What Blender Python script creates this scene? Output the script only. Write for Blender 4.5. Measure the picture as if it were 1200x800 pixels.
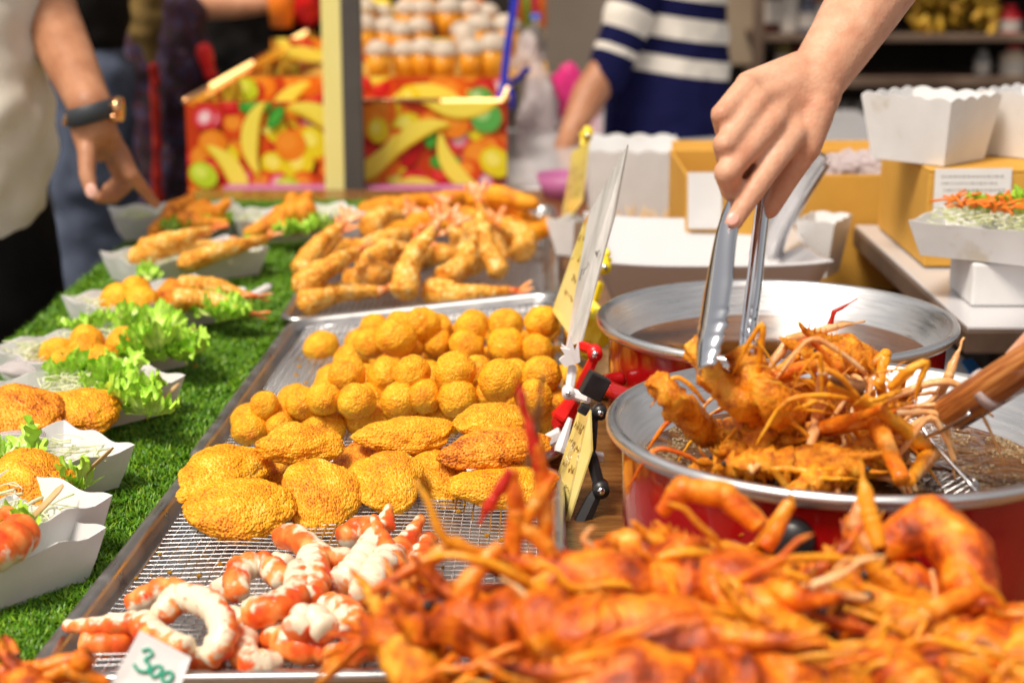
import bpy, bmesh, math, random
import numpy as np
from mathutils import Vector, Matrix, noise
R = math.radians
for o in list(bpy.data.objects): bpy.data.objects.remove(o)
SC = bpy.context.scene
COL = SC.collection
rnd = random.Random(7)

# ---------------------------------------------------------------- camera
CH, PITCH, FPX = 0.52, R(14.04), 2000.0
cam = bpy.data.cameras.new('camera'); cam_o = bpy.data.objects.new('camera', cam); COL.objects.link(cam_o)
cam.sensor_width = 36; cam.lens = 60; cam.clip_start = 0.05; cam.clip_end = 200
cam_o.location = (0, 0, CH); cam_o.rotation_euler = (math.pi/2 - PITCH, 0, 0)
cam.dof.use_dof = True; cam.dof.focus_distance = 1.45; cam.dof.aperture_fstop = 5.0
SC.camera = cam_o
# ---------------------------------------------------------------- sky, sun, exposure
w = bpy.data.worlds.new("World"); SC.world = w; w.use_nodes = True
nt = w.node_tree; bg = nt.nodes['Background']
sky = nt.nodes.new('ShaderNodeTexSky'); sky.sky_type = 'NISHITA'; sky.sun_disc = False
SUN_EL, SUN_ROT = 60, 222
sky.sun_elevation = R(SUN_EL); sky.sun_rotation = R(SUN_ROT); sky.air_density = 1.0; sky.dust_density = 3.0
hs = nt.nodes.new('ShaderNodeHueSaturation'); hs.inputs['Saturation'].default_value = 0.22
nt.links.new(sky.outputs[0], hs.inputs['Color']); tint = nt.nodes.new('ShaderNodeMix'); tint.data_type = 'RGBA'; tint.blend_type = 'MULTIPLY'; tint.inputs['Factor'].default_value = 1; tint.inputs['B'].default_value = (1.0, .935, .86, 1)
nt.links.new(hs.outputs[0], tint.inputs['A']); nt.links.new(tint.outputs['Result'], bg.inputs['Color'])
bg.inputs['Strength'].default_value = 0.11
sl = bpy.data.lights.new('sun', 'SUN'); sl.energy = 3.2; sl.angle = R(18); sl.color = (1, .90, .76)
so = bpy.data.objects.new('sun', sl); COL.objects.link(so)
_d = Vector((math.sin(R(SUN_ROT))*math.cos(R(SUN_EL)), math.cos(R(SUN_ROT))*math.cos(R(SUN_EL)), math.sin(R(SUN_EL))))
so.rotation_euler = _d.to_track_quat('Z', 'Y').to_euler(); so.location = _d*8
SC.view_settings.view_transform = 'Standard'; SC.view_settings.look = 'None'
SC.view_settings.exposure = 0.25; SC.view_settings.gamma = 1
try: SC.view_settings.use_curve_mapping = False
except Exception: pass

# ---------------------------------------------------------------- helpers
_F = Vector((0, math.cos(PITCH), -math.sin(PITCH))); _U = Vector((0, math.sin(PITCH), math.cos(PITCH)))
def ray(px, py): return _F + Vector(((px-600)/FPX, 0, 0)) + _U*((400-py)/FPX)
def Pz(px, py, z=0.0):
    d = ray(px, py); t = (z-CH)/d.z; return Vector((0, 0, CH)) + d*t
def Py(px, py, Y):
    d = ray(px, py); return Vector((0, 0, CH)) + d*(Y/d.y)
MW = {}
def tag(o, label=None, cat=None, group=None, kind=None):
    if label: o['label'] = label
    if cat: o['category'] = cat
    if group: o['group'] = group
    if kind: o['kind'] = kind
    return o
def thing(name, label, cat, M=None, group=None):
    o = bpy.data.objects.new(name, None); COL.objects.link(o); o.empty_display_size = .02
    M = Matrix.Translation(M) if isinstance(M, Vector) else (M or Matrix.Identity(4))
    o.matrix_basis = M; MW[o] = M
    return tag(o, label, cat, group)
def wm(o): return MW.get(o, Matrix.Identity(4))
def mesh(name, V, Fc, mat=None, smooth=True, attr=None):
    me = bpy.data.meshes.new(name); me.from_pydata([tuple(v) for v in V], [], Fc); 
    if smooth: me.shade_smooth()
    if mat: me.materials.append(mat)
    if attr is not None:
        a = me.color_attributes.new('col', 'FLOAT_COLOR', 'POINT')
        a.data.foreach_set('color', np.array([tuple(c)+(1.,) for c in attr], dtype=np.float32).ravel())
    me.update(); return me
def link(name, me, parent=None, M=None):
    """M: world matrix of the mesh frame (default identity = verts already in world space)"""
    o = bpy.data.objects.new(name, me); COL.objects.link(o); M = M or Matrix.Identity(4)
    MW[o] = M
    if parent: o.parent = parent; o.matrix_basis = wm(parent).inverted() @ M
    else: o.matrix_basis = M
    return o
class MB:
    def __init__(s): s.v = []; s.f = []; s.c = []
    def add(s, vf, col=None):
        V, F_ = vf[0], vf[1]; n = len(s.v); s.v += [Vector(v) for v in V]; s.f += [tuple(i+n for i in f) for f in F_]
        s.c += [col or (1, 1, 1)]*len(V); return s
    def build(s, name, mat, parent=None, smooth=True, attr=False, M=None, base=None):
        if base is not None:
            s.v = [v-base for v in s.v]; M = Matrix.Translation(base)
        return link(name, mesh(name, s.v, s.f, mat, smooth, s.c if attr else None), parent, M)
def box(c, s, rz=0, M=None):
    x, y, z = s[0]/2, s[1]/2, s[2]/2
    V = [Vector((a*x, b*y, d*z)) for a in (-1, 1) for b in (-1, 1) for d in (-1, 1)]
    Mx = M or Matrix.Rotation(rz, 4, 'Z'); V = [Mx @ v + Vector(c) for v in V]
    return V, [(0, 1, 3, 2), (4, 6, 7, 5), (0, 4, 5, 1), (2, 3, 7, 6), (0, 2, 6, 4), (1, 5, 7, 3)]
def bevbox(c, s, b=.003, rz=0, M=None, seg=2):
    bm = bmesh.new(); bmesh.ops.create_cube(bm, size=1)
    for v in bm.verts: v.co = Vector((v.co.x*s[0], v.co.y*s[1], v.co.z*s[2]))
    bmesh.ops.bevel(bm, geom=bm.edges[:], offset=b, segments=seg, profile=.5, affect='EDGES')
    Mx = M or Matrix.Rotation(rz, 4, 'Z')
    V = [Mx @ v.co + Vector(c) for v in bm.verts]; bm.verts.index_update(); F_ = [tuple(v.index for v in f.verts) for f in bm.faces]
    bm.free(); return V, F_
def prism(pts, thick):
    """closed outline pts (3D, planar) extruded by vector thick"""
    n = len(pts); V = [Vector(p) for p in pts] + [Vector(p)+Vector(thick) for p in pts]
    F_ = [tuple(range(n-1, -1, -1)), tuple(range(n, 2*n))] + [(i, (i+1) % n, (i+1) % n+n, i+n) for i in range(n)]
    return V, F_
def smooth_path(P, k=5):
    P = [Vector(p) for p in P]
    if len(P) < 3: return [P[0].lerp(P[-1], i/k) for i in range(k+1)]
    out = []
    for i in range(len(P)-1):
        a = P[max(i-1, 0)]; b = P[i]; c = P[i+1]; d = P[min(i+2, len(P)-1)]
        for j in range(k):
            t = j/k
            out.append(.5*((2*b)+(c-a)*t+(2*a-5*b+4*c-d)*t*t+(3*b-a-3*c+d)*t**3))
    out.append(P[-1]); return out
def tube(P, rad, seg=8, cap=True, flat=1.0, up=None):
    P = [Vector(p) for p in P]; n = len(P)
    if not hasattr(rad, '__len__'): rad = [rad]*n
    if len(rad) != n:
        m = len(rad); rr = []
        for i in range(n):
            t = i/(n-1)*(m-1); a = int(min(t, m-2)); rr.append(rad[a]+(rad[a+1]-rad[a])*(t-a))
        rad = rr
    V = []; F_ = []; nrm = Vector(up) if up else None
    for i in range(n):
        t = (P[min(i+1, n-1)]-P[max(i-1, 0)]).normalized()
        if nrm is None: nrm = t.orthogonal().normalized()
        nrm = (nrm - t*nrm.dot(t))
        nrm = nrm.normalized() if nrm.length > 1e-6 else t.orthogonal().normalized()
        b = t.cross(nrm)
        for k in range(seg):
            a = 2*math.pi*k/seg; V.append(P[i]+(nrm*math.cos(a)*flat+b*math.sin(a))*rad[i])
    for i in range(n-1):
        for k in range(seg):
            k2 = (k+1) % seg; F_.append((i*seg+k, i*seg+k2, (i+1)*seg+k2, (i+1)*seg+k))
    if cap:
        F_.append(tuple(range(seg-1, -1, -1))); F_.append(tuple((n-1)*seg+k for k in range(seg)))
    return V, F_
def lathe(prof, seg=48, c=(0, 0, 0), closed=False):
    V = []; F_ = []; n = len(prof)
    for r, z in prof:
        for k in range(seg):
            a = 2*math.pi*k/seg; V.append(Vector((c[0]+r*math.cos(a), c[1]+r*math.sin(a), c[2]+z)))
    for i in range(n-1):
        for k in range(seg):
            k2 = (k+1) % seg; F_.append((i*seg+k, i*seg+k2, (i+1)*seg+k2, (i+1)*seg+k))
    return V, F_
def ico(sub, r=1.0):
    bm = bmesh.new(); bmesh.ops.create_icosphere(bm, subdivisions=sub, radius=r)
    V = [v.co.copy() for v in bm.verts]; bm.verts.index_update(); F_ = [tuple(v.index for v in f.verts) for f in bm.faces]; bm.free(); return V, F_
def fn(p, s, seed=0): return noise.noise(Vector(p)*s + Vector((seed*7.31, seed*3.17, seed*1.7)))
def crumb(V, cen, seed, amps):
    """displace along direction from cen (point or function) by layered noise; amps=[(scale,amp),..]"""
    out = []
    for v in V:
        c = cen(v) if callable(cen) else cen
        d = (v-c); d = d.normalized() if d.length > 1e-9 else Vector((0, 0, 1))
        k = 0
        for s, a in amps: k += a*fn(v, s, seed)
        out.append(v+d*k)
    return out
def pebble(V, cen, seed, s, a):
    out = []
    for v in V:
        c = cen(v) if callable(cen) else cen
        d = (v-c); d = d.normalized() if d.length > 1e-9 else Vector((0, 0, 1))
        f = noise.voronoi(v*s+Vector((seed, seed*2, 0)))[0][0]; out.append(v+d*a*(.45-f))
    return out
def frame(p1, p2, up=(0, 0, 1), at=None):
    """matrix: x axis along p1->p2, z near up, origin mid"""
    x = (Vector(p2)-Vector(p1)).normalized(); u = Vector(up); y = u.cross(x)
    y = y.normalized() if y.length > 1e-5 else x.orthogonal().normalized(); z = x.cross(y)
    M = Matrix((x, y, z)).transposed().to_4x4(); M.translation = at or (Vector(p1)+Vector(p2))/2; return M
def blob(name, caps, vox, mat, it=6, parent=None, disp=0, fac=.5):
    """one continuous voxel-fused surface from tapered capsules (p0,r0,p1,r1[,flatten vector])"""
    mb = MB()
    for c in caps:
        p0, r0, p1, r1 = Vector(c[0]), c[1], Vector(c[2]), c[3]
        d = p1-p0; L = d.length; n = 6; P = []; Rr = []
        u = d.normalized() if L > 1e-6 else Vector((0, 0, 1))
        for i in range(n): a = math.pi/2*(1-i/n); P.append(p0-u*r0*math.sin(a)*.999); Rr.append(max(r0*math.cos(a), r0*.02))
        for i in range(5): P.append(p0.lerp(p1, i/4)); Rr.append(r0+(r1-r0)*i/4)
        for i in range(1, n+1): a = math.pi/2*i/n; P.append(p1+u*r1*math.sin(a)*.999); Rr.append(max(r1*math.cos(a), r1*.02))
        V, F_ = tube(P, Rr, 16)
        if len(c) > 4:
            ax = Vector(c[4]).normalized(); k = c[5]; m = (p0+p1)/2
            V = [v-ax*((v-m).dot(ax))*(1-k) for v in V]
        mb.add((V, F_))
    me = mesh(name, mb.v, mb.f); o = bpy.data.objects.new('tmp', me); COL.objects.link(o)
    m = o.modifiers.new('r', 'REMESH'); m.mode = 'VOXEL'; m.voxel_size = vox
    s = o.modifiers.new('s', 'SMOOTH'); s.iterations = it; s.factor = fac
    bpy.context.view_layer.update()
    me2 = bpy.data.meshes.new_from_object(o.evaluated_get(bpy.context.evaluated_depsgraph_get()))
    bpy.data.objects.remove(o); me2.name = name; me2.materials.clear(); me2.materials.append(mat); me2.shade_smooth()
    base = Vector(caps[0][0])
    if disp:
        for v in me2.vertices: v.co += v.normal*disp*fn(v.co, 22, 3)
    me2.transform(Matrix.Translation(-base))
    return link(name, me2, parent, Matrix.Translation(base))

# ---------------------------------------------------------------- materials
def mat(name, col=(.8, .8, .8), rough=.5, metal=0, spec=.5, sss=0, sssr=(1, .4, .2), trans=0, alpha=1, ior=1.45, coat=0):
    m = bpy.data.materials.new(name); m.use_nodes = True; b = m.node_tree.nodes['Principled BSDF']; i = b.inputs
    i['Base Color'].default_value = (*col, 1); i['Roughness'].default_value = rough; i['Metallic'].default_value = metal
    i['Specular IOR Level'].default_value = spec; i['Subsurface Weight'].default_value = sss; i['Subsurface Radius'].default_value = sssr
    i['Subsurface Scale'].default_value = .006; i['Transmission Weight'].default_value = trans; i['Alpha'].default_value = alpha
    i['IOR'].default_value = ior; i['Coat Weight'].default_value = coat
    return m
def N(m, t, **kw):
    n = m.node_tree.nodes.new(t)
    for k, v in kw.items():
        if k.startswith('i_'): n.inputs[k[2:].replace('_', ' ')].default_value = v
        else: setattr(n, k, v)
    return n
def L(m, a, b): m.node_tree.links.new(a, b)
def bsdf(m): return m.node_tree.nodes['Principled BSDF']
def coords(m, rand=True, obj=True):
    tc = N(m, 'ShaderNodeTexCoord'); out = tc.outputs['Object']
    if rand:
        oi = N(m, 'ShaderNodeObjectInfo'); va = N(m, 'ShaderNodeVectorMath', operation='MULTIPLY_ADD')
        va.inputs[1].default_value = (1, 1, 1); cb = N(m, 'ShaderNodeCombineXYZ')
        for k in range(3): L(m, oi.outputs['Random'], cb.inputs[k])
        sc = N(m, 'ShaderNodeVectorMath', operation='SCALE'); sc.inputs['Scale'].default_value = 9.0
        L(m, cb.outputs[0], sc.inputs[0]); L(m, out, va.inputs[0]); L(m, sc.outputs[0], va.inputs[2]); out = va.outputs[0]
    return out
def ramp(m, stops, interp='LINEAR'):
    r = N(m, 'ShaderNodeValToRGB'); r.color_ramp.interpolation = interp; e = r.color_ramp.elements
    while len(e) < len(stops): e.new(.5)
    for k, (p, c) in enumerate(stops): e[k].position = p; e[k].color = (*c, 1) if len(c) == 3 else c
    return r
def noisy(name, stops, scale=20, detail=5, rough=.5, bump=0, bscale=200, metal=0, rr=None, rand=True, dist=.002, stretch=None, **kw):
    m = mat(name, stops[0][1], rough, metal, **kw); c = coords(m, rand); b = bsdf(m)
    if stretch:
        mp = N(m, 'ShaderNodeMapping'); mp.inputs['Scale'].default_value = stretch; L(m, c, mp.inputs[0]); c = mp.outputs[0]
    n = N(m, 'ShaderNodeTexNoise', i_Scale=scale, i_Detail=detail, i_Roughness=.6); L(m, c, n.inputs['Vector'])
    r = ramp(m, stops); L(m, n.outputs[0], r.inputs[0]); L(m, r.outputs[0], b.inputs['Base Color'])
    if rr:
        n3 = N(m, 'ShaderNodeTexNoise', i_Scale=scale*2.7, i_Detail=3.0); L(m, c, n3.inputs['Vector'])
        mr = N(m, 'ShaderNodeMapRange'); mr.inputs[3].default_value = rr[0]; mr.inputs[4].default_value = rr[1]
        mr.inputs[1].default_value = .3; mr.inputs[2].default_value = .7
        L(m, n3.outputs[0], mr.inputs[0]); L(m, mr.outputs[0], b.inputs['Roughness'])
    if bump:
        n2 = N(m, 'ShaderNodeTexNoise', i_Scale=bscale, i_Detail=3.0); L(m, c, n2.inputs['Vector'])
        bp = N(m, 'ShaderNodeBump', i_Strength=bump); bp.inputs['Distance'].default_value = dist
        L(m, n2.outputs[0], bp.inputs['Height']); L(m, bp.outputs[0], b.inputs['Normal'])
    return m
def attrmat(name, rough=.5, **kw):
    m = mat(name, rough=rough, **kw); a = N(m, 'ShaderNodeAttribute', attribute_name='col'); L(m, a.outputs['Color'], bsdf(m).inputs['Base Color']); return m
M = {}
def crumbmat(name, stops, sc=60, fine=620, bump=1.0, rough=(.38, .65), sss=.12, speck=.35, dist=.0009):
    """breaded surface: soft browning patches, crumb speckle and two scales of crumb relief (object space, metres)"""
    m = mat(name, stops[0][1], .5, sss=sss, sssr=(1, .35, .05)); c = coords(m); b = bsdf(m)
    n1 = N(m, 'ShaderNodeTexNoise', i_Scale=float(sc), i_Detail=3.0, i_Roughness=.55); n2 = N(m, 'ShaderNodeTexNoise', i_Scale=float(fine), i_Detail=3.0, i_Roughness=.6); n3 = N(m, 'ShaderNodeTexVoronoi', i_Scale=float(fine)*.75)
    n3.feature = 'SMOOTH_F1'; n3.inputs['Smoothness'].default_value = .4
    for n_ in (n1, n2, n3): L(m, c, n_.inputs['Vector'])
    k = N(m, 'ShaderNodeMath', operation='MULTIPLY_ADD'); L(m, n2.outputs[0], k.inputs[0]); k.inputs[1].default_value = speck; L(m, n1.outputs[0], k.inputs[2])
    k2 = N(m, 'ShaderNodeMath', operation='MULTIPLY_ADD'); L(m, n3.outputs[0], k2.inputs[0]); k2.inputs[1].default_value = speck; L(m, k.outputs[0], k2.inputs[2])
    inv = N(m, 'ShaderNodeMath', operation='SUBTRACT'); inv.inputs[0].default_value = 1; L(m, n3.outputs['Distance'], inv.inputs[1])
    k3 = N(m, 'ShaderNodeMath', operation='SUBTRACT'); L(m, k2.outputs[0], k3.inputs[0]); k3.inputs[1].default_value = speck
    r = ramp(m, stops); L(m, k3.outputs[0], r.inputs[0]); L(m, r.outputs[0], b.inputs['Base Color'])
    mr = N(m, 'ShaderNodeMapRange'); mr.inputs[1].default_value = .3; mr.inputs[2].default_value = .7; mr.inputs[3].default_value = rough[1]; mr.inputs[4].default_value = rough[0]; L(m, n3.outputs[0], mr.inputs[0]); L(m, mr.outputs[0], b.inputs['Roughness'])
    b1 = N(m, 'ShaderNodeBump', i_Strength=bump); b1.inputs['Distance'].default_value = dist*1.6; L(m, inv.outputs[0], b1.inputs['Height'])
    b2 = N(m, 'ShaderNodeBump', i_Strength=bump*.4); b2.inputs['Distance'].default_value = dist*.6; L(m, n2.outputs[0], b2.inputs['Height']); L(m, b1.outputs[0], b2.inputs['Normal']); L(m, b2.outputs[0], b.inputs['Normal'])
    return m
fry = dict(sss=.15, sssr=(1, .35, .05), rr=(.32, .6), bump=.9, bscale=900, dist=.0012)
M['ball'] = crumbmat('golden_crumb', [(.24, (.66, .18, .004)), (.38, (.89, .34, .005)), (.56, (.95, .44, .009)), (.8, (1, .59, .04))], 55, 700)
M['fillet'] = crumbmat('fillet_crumb', [(.20, (.30, .06, .004)), (.31, (.74, .23, .004)), (.43, (.90, .33, .005)), (.61, (.96, .44, .010)), (.80, (1, .64, .10))], 40, 560, 1.0, speck=.4)
M['fillet_dark'] = crumbmat('deep_fried_crumb', [(.26, (.25, .04, .003)), (.38, (.68, .18, .005)), (.52, (.88, .29, .006)), (.72, (.95, .42, .03))], 45, 560, 1.0, speck=.45)
M['shrimp'] = crumbmat('breaded_shrimp', [(.25, (.55, .15, .01)), (.42, (.84, .33, .02)), (.6, (.92, .48, .07)), (.8, (.98, .74, .33))], 70, 480, 1.2, speck=.6)
M['stick'] = crumbmat('plain_batter', [(.3, (.62, .18, .004)), (.5, (.88, .32, .006)), (.7, (.95, .42, .02))], 35, 600, .7)
M['tail'] = noisy('shrimp_tail', [(.32, (.75, .12, .02)), (.5, (.88, .30, .08)), (.68, (.95, .62, .38))], 60, 4, rough=.35, sss=.2, bump=.3, bscale=300)
M['prawn'] = noisy('fried_prawn_shell', [(.34, (.10, .012, .002)), (.44, (.42, .055, .003)), (.52, (.70, .145, .005)), (.62, (.88, .30, .012)), (.73, (.98, .64, .18))], 38, 9, rr=(.18, .5), bump=.9, bscale=380, sss=.15, sssr=(1, .3, .05), dist=.0018)
M['claw'] = noisy('fried_claw_shell', [(.30, (.34, .03, .003)), (.42, (.66, .12, .006)), (.56, (.86, .27, .015)), (.74, (.95, .56, .18))], 42, 6, rr=(.2, .45), bump=.5, bscale=300, sss=.15)
M['claw_pale'] = noisy('pale_claw_shell', [(.3, (.62, .20, .06)), (.5, (.82, .42, .16)), (.7, (.9, .62, .34))], 40, 6, rough=.3, bump=.4, bscale=260, sss=.15)
M['claw_gold'] = noisy('golden_claw_shell', [(.25, (.4, .10, .01)), (.45, (.78, .27, .01)), (.6, (.88, .38, .02)), (.78, (.92, .5, .08))], 45, 6, rr=(.15, .4), bump=.5, bscale=300, sss=.1)
M['claw_red'] = noisy('red_claw_tip', [(.3, (.35, .01, .008)), (.6, (.62, .03, .015)), (.8, (.8, .15, .04))], 40, 4, rough=.25)
M['claw_dark'] = noisy('charred_claw_tip', [(.3, (.03, .015, .01)), (.6, (.16, .06, .02)), (.8, (.4, .15, .03))], 60, 4, rough=.3)
M['oilfry'] = noisy('frying_batter', [(.26, (.14, .02, .002)), (.38, (.56, .13, .004)), (.50, (.86, .28, .008)), (.68, (.97, .50, .05))], 80, 8, rr=(.05, .35), bump=1, bscale=500, sss=.1, dist=.002)
# metals
def metalmat(name, col, rough, aniso=0, stretch=(1, 1, 1), sc=40, bump=.05, rr=None):
    m = noisy(name, [(.3, tuple(c*.8 for c in col)), (.7, col)], sc, 6, rough=rough, metal=1, bump=bump, bscale=sc*6, stretch=stretch, rand=False, rr=rr or (rough*.7, rough*1.4)); return m
M['alu'] = metalmat('tray_aluminium', (.60, .59, .59), .36, sc=14)
M['steel'] = metalmat('bright_steel', (.78, .78, .80), .16, sc=30, bump=.02)
M['wire'] = mat('steel_wire', (.50, .50, .52), .25, 1)
M['spun'] = metalmat('spun_pan_aluminium', (.88, .88, .89), .33, stretch=(1, 1, 30), sc=10, bump=.04)
M['tong'] = mat('polished_tong_steel', (.75, .77, .82), .1, 1)
M['red'] = noisy('red_enamel', [(.3, (.33, .003, .004)), (.7, (.42, .005, .006))], 6, 3, rough=.18, coat=.6, rand=False)
M['redplastic'] = mat('red_plastic', (.72, .012, .01), .3)
M['whiteplastic'] = mat('white_plastic', (.8, .78, .8), .35)
M['blackplastic'] = noisy('black_plastic', [(.3, (.012, .012, .013)), (.7, (.03, .03, .032))], 40, 3, rough=.35)
M['yellowplastic'] = mat('yellow_plastic', (.85, .66, .02), .35)
M['paper'] = noisy('white_paperboard', [(.27, (.60, .55, .46)), (.36, (.72, .71, .71)), (.7, (.80, .795, .80))], 14, 7, rough=.65, bump=.12, bscale=60)
M['card'] = noisy('cardboard', [(.3, (.56, .28, .035)), (.7, (.66, .36, .06))], 9, 7, rough=.75, bump=.15, bscale=90)
M['melamine'] = noisy('white_melamine', [(.3, (.57, .56, .58)), (.7, (.62, .61, .63))], 5, 3, rough=.2, coat=.3)
M['bamboo'] = noisy('bamboo_stick', [(.3, (.55, .33, .13)), (.7, (.72, .52, .27))], 30, 4, rough=.6)
M['handlewood'] = noisy('varnished_wood', [(.32, (.09, .025, .008)), (.45, (.30, .09, .02)), (.58, (.46, .17, .04)), (.7, (.60, .28, .09))], 30, 5, rough=.28, stretch=(.6, 9, 9), bump=.2, bscale=30, rand=False, coat=.3)
M['tablewood'] = noisy('brown_tabletop', [(.3, (.10, .038, .010)), (.5, (.19, .08, .02)), (.7, (.27, .125, .035))], 9, 8, rr=(.12, .4), stretch=(1, 8, 1), rand=False, bump=.1, bscale=70)
M['skin'] = noisy('light_skin', [(.28, (.58, .26, .16)), (.5, (.68, .36, .23)), (.72, (.75, .45, .31))], 38, 6, rr=(.38, .55), sss=.25, sssr=(1, .35, .18), bump=.6, bscale=330, dist=.0009, rand=False)
M['skin_tan'] = noisy('tan_skin', [(.3, (.36, .15, .075)), (.55, (.46, .21, .11)), (.75, (.56, .29, .17))], 20, 5, rr=(.4, .55), sss=.2, sssr=(1, .35, .18), bump=.3, bscale=380, dist=.0006, rand=False)
M['nail'] = mat('nail', (.74, .38, .31), .3)
M['nail_tan'] = mat('nail_light', (.75, .42, .34), .25)
def cloth(name, c, k=.8, sc=14, bump=.5, bs=900): return noisy(name, [(.3, tuple(x*k for x in c)), (.7, c)], sc, 7, rough=.9, bump=bump, bscale=bs, rand=False, dist=.0015, spec=.08)
M['cream'] = cloth('cream_linen', (.84, .79, .70), .9, bs=600)
M['black'] = cloth('black_cloth', (.012, .011, .011))
M['denim'] = cloth('blue_denim', (.095, .115, .17), .65)
M['khaki'] = cloth('khaki_canvas', (.26, .17, .06), .7)
M['navy'] = cloth('navy_cloth', (.012, .014, .10))
M['maroon'] = noisy('patterned_dark_cloth', [(.38, (.012, .008, .012)), (.5, (.05, .008, .02)), (.6, (.02, .03, .09)), (.72, (.28, .12, .03))], 30, 4, rough=.8, rand=False)
M['leather'] = mat('charcoal_strap', (.035, .04, .05), .5)
M['gold'] = mat('rose_gold', (.85, .45, .22), .2, 1)
M['grey'] = noisy('grey_paint', [(.3, (.20, .16, .13)), (.7, (.26, .21, .17))], 3, 4, rough=.7)
M['beige'] = noisy('beige_cabinet', [(.3, (.30, .22, .15)), (.7, (.35, .27, .19))], 3, 4, rough=.6)
M['darkwood'] = noisy('dark_shelf_wood', [(.3, (.07, .04, .025)), (.7, (.15, .10, .07))], 8, 5, rough=.6)
M['darkin'] = noisy('dark_cupboard', [(.3, (.008, .005, .004)), (.7, (.02, .014, .011))], 5, 3, rough=.8)
M['floor'] = noisy('concrete_floor', [(.3, (.12, .11, .10)), (.7, (.2, .19, .18))], 3, 8, rough=.8, rand=False)
M['postyellow'] = noisy('yellow_paint', [(.3, (.88, .78, .27)), (.7, (.93, .84, .36))], 8, 4, rough=.5)
M['postgrey'] = noisy('grey_steel_paint', [(.3, (.07, .065, .06)), (.7, (.10, .09, .085))], 8, 4, rough=.5)
M['purple'] = mat('mauve_plastic', (.42, .12, .28), .45)
M['pink'] = mat('pink_plastic_bag', (.66, .03, .20), .35)
M['bluerib'] = mat('blue_ribbon', (.02, .03, .42), .4)
M['turfbase'] = noisy('turf_backing', [(.3, (.008, .03, .004)), (.7, (.015, .06, .006))], 60, 4, rough=.9, rand=False)
M['clear'] = mat('clear_plastic', (.9, .9, .92), .12, trans=.9, ior=1.3)
M['film'] = mat('clear_bag_film', (.82, .74, .76), .2, trans=.55, ior=1.1)
M['glow'] = mat('warm_rope_light', (1, .6, .15), .5)
bsdf(M['glow']).inputs['Emission Color'].default_value = (1, .62, .25, 1); bsdf(M['glow']).inputs['Emission Strength'].default_value = 2.0
M['juice'] = noisy('orange_juice', [(.3, (.72, .26, .01)), (.7, (.85, .38, .03))], 8, 3, rough=.25)
M['lid'] = mat('dome_lid', (.75, .66, .55), .15, trans=.35, ior=1.2)
M['print'] = attrmat('printed_fruit_carton', .3)
M['green'] = mat('green_ink', (.03, .42, .26), .6)
M['ink'] = mat('brown_ink', (.22, .12, .02), .6)
M['cardyellow'] = noisy('laminated_yellow_card', [(.35, (.74, .60, .14)), (.65, (.86, .74, .30))], 14, 5, rough=.22, coat=.6)
M['cardwhite'] = noisy('laminated_white_card', [(.4, (.50, .50, .48)), (.6, (.74, .73, .72))], 8, 7, rough=.2, coat=.6, stretch=(6, 6, .8))
M['cabbage'] = noisy('shredded_cabbage', [(.35, (.62, .70, .30)), (.6, (.80, .82, .62))], 60, 3, rough=.4, sss=.3, sssr=(.8, 1, .3))
M['carrot'] = mat('shredded_carrot', (.85, .22, .02), .45)
M['oil'] = None
def lettuce_mat():
    m = mat('lettuce_leaf', (.2, .45, .03), .35, sss=.2, sssr=(.4, 1, .1)); a = N(m, 'ShaderNodeAttribute', attribute_name='col')
    c = coords(m); n = N(m, 'ShaderNodeTexNoise', i_Scale=90.0, i_Detail=5.0); L(m, c, n.inputs['Vector'])
    mx = N(m, 'ShaderNodeMix', data_type='RGBA', blend_type='MULTIPLY'); mx.inputs['Factor'].default_value = .5
    rr = ramp(m, [(.3, (.5, .6, .4)), (.65, (1.1, 1.1, 1.0))]); L(m, n.outputs[0], rr.inputs[0])
    L(m, a.outputs['Color'], mx.inputs['A']); L(m, rr.outputs[0], mx.inputs['B']); L(m, mx.outputs['Result'], bsdf(m).inputs['Base Color'])
    bp = N(m, 'ShaderNodeBump', i_Strength=.5); bp.inputs['Distance'].default_value = .002; L(m, n.outputs[0], bp.inputs['Height']); L(m, bp.outputs[0], bsdf(m).inputs['Normal'])
    return m
M['lettuce'] = lettuce_mat()
def grass_mat():
    m = mat('plastic_grass', (.03, .16, .01), .42); a = N(m, 'ShaderNodeAttribute', attribute_name='col'); L(m, a.outputs['Color'], bsdf(m).inputs['Base Color']); return m
M['grass'] = grass_mat()
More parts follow.
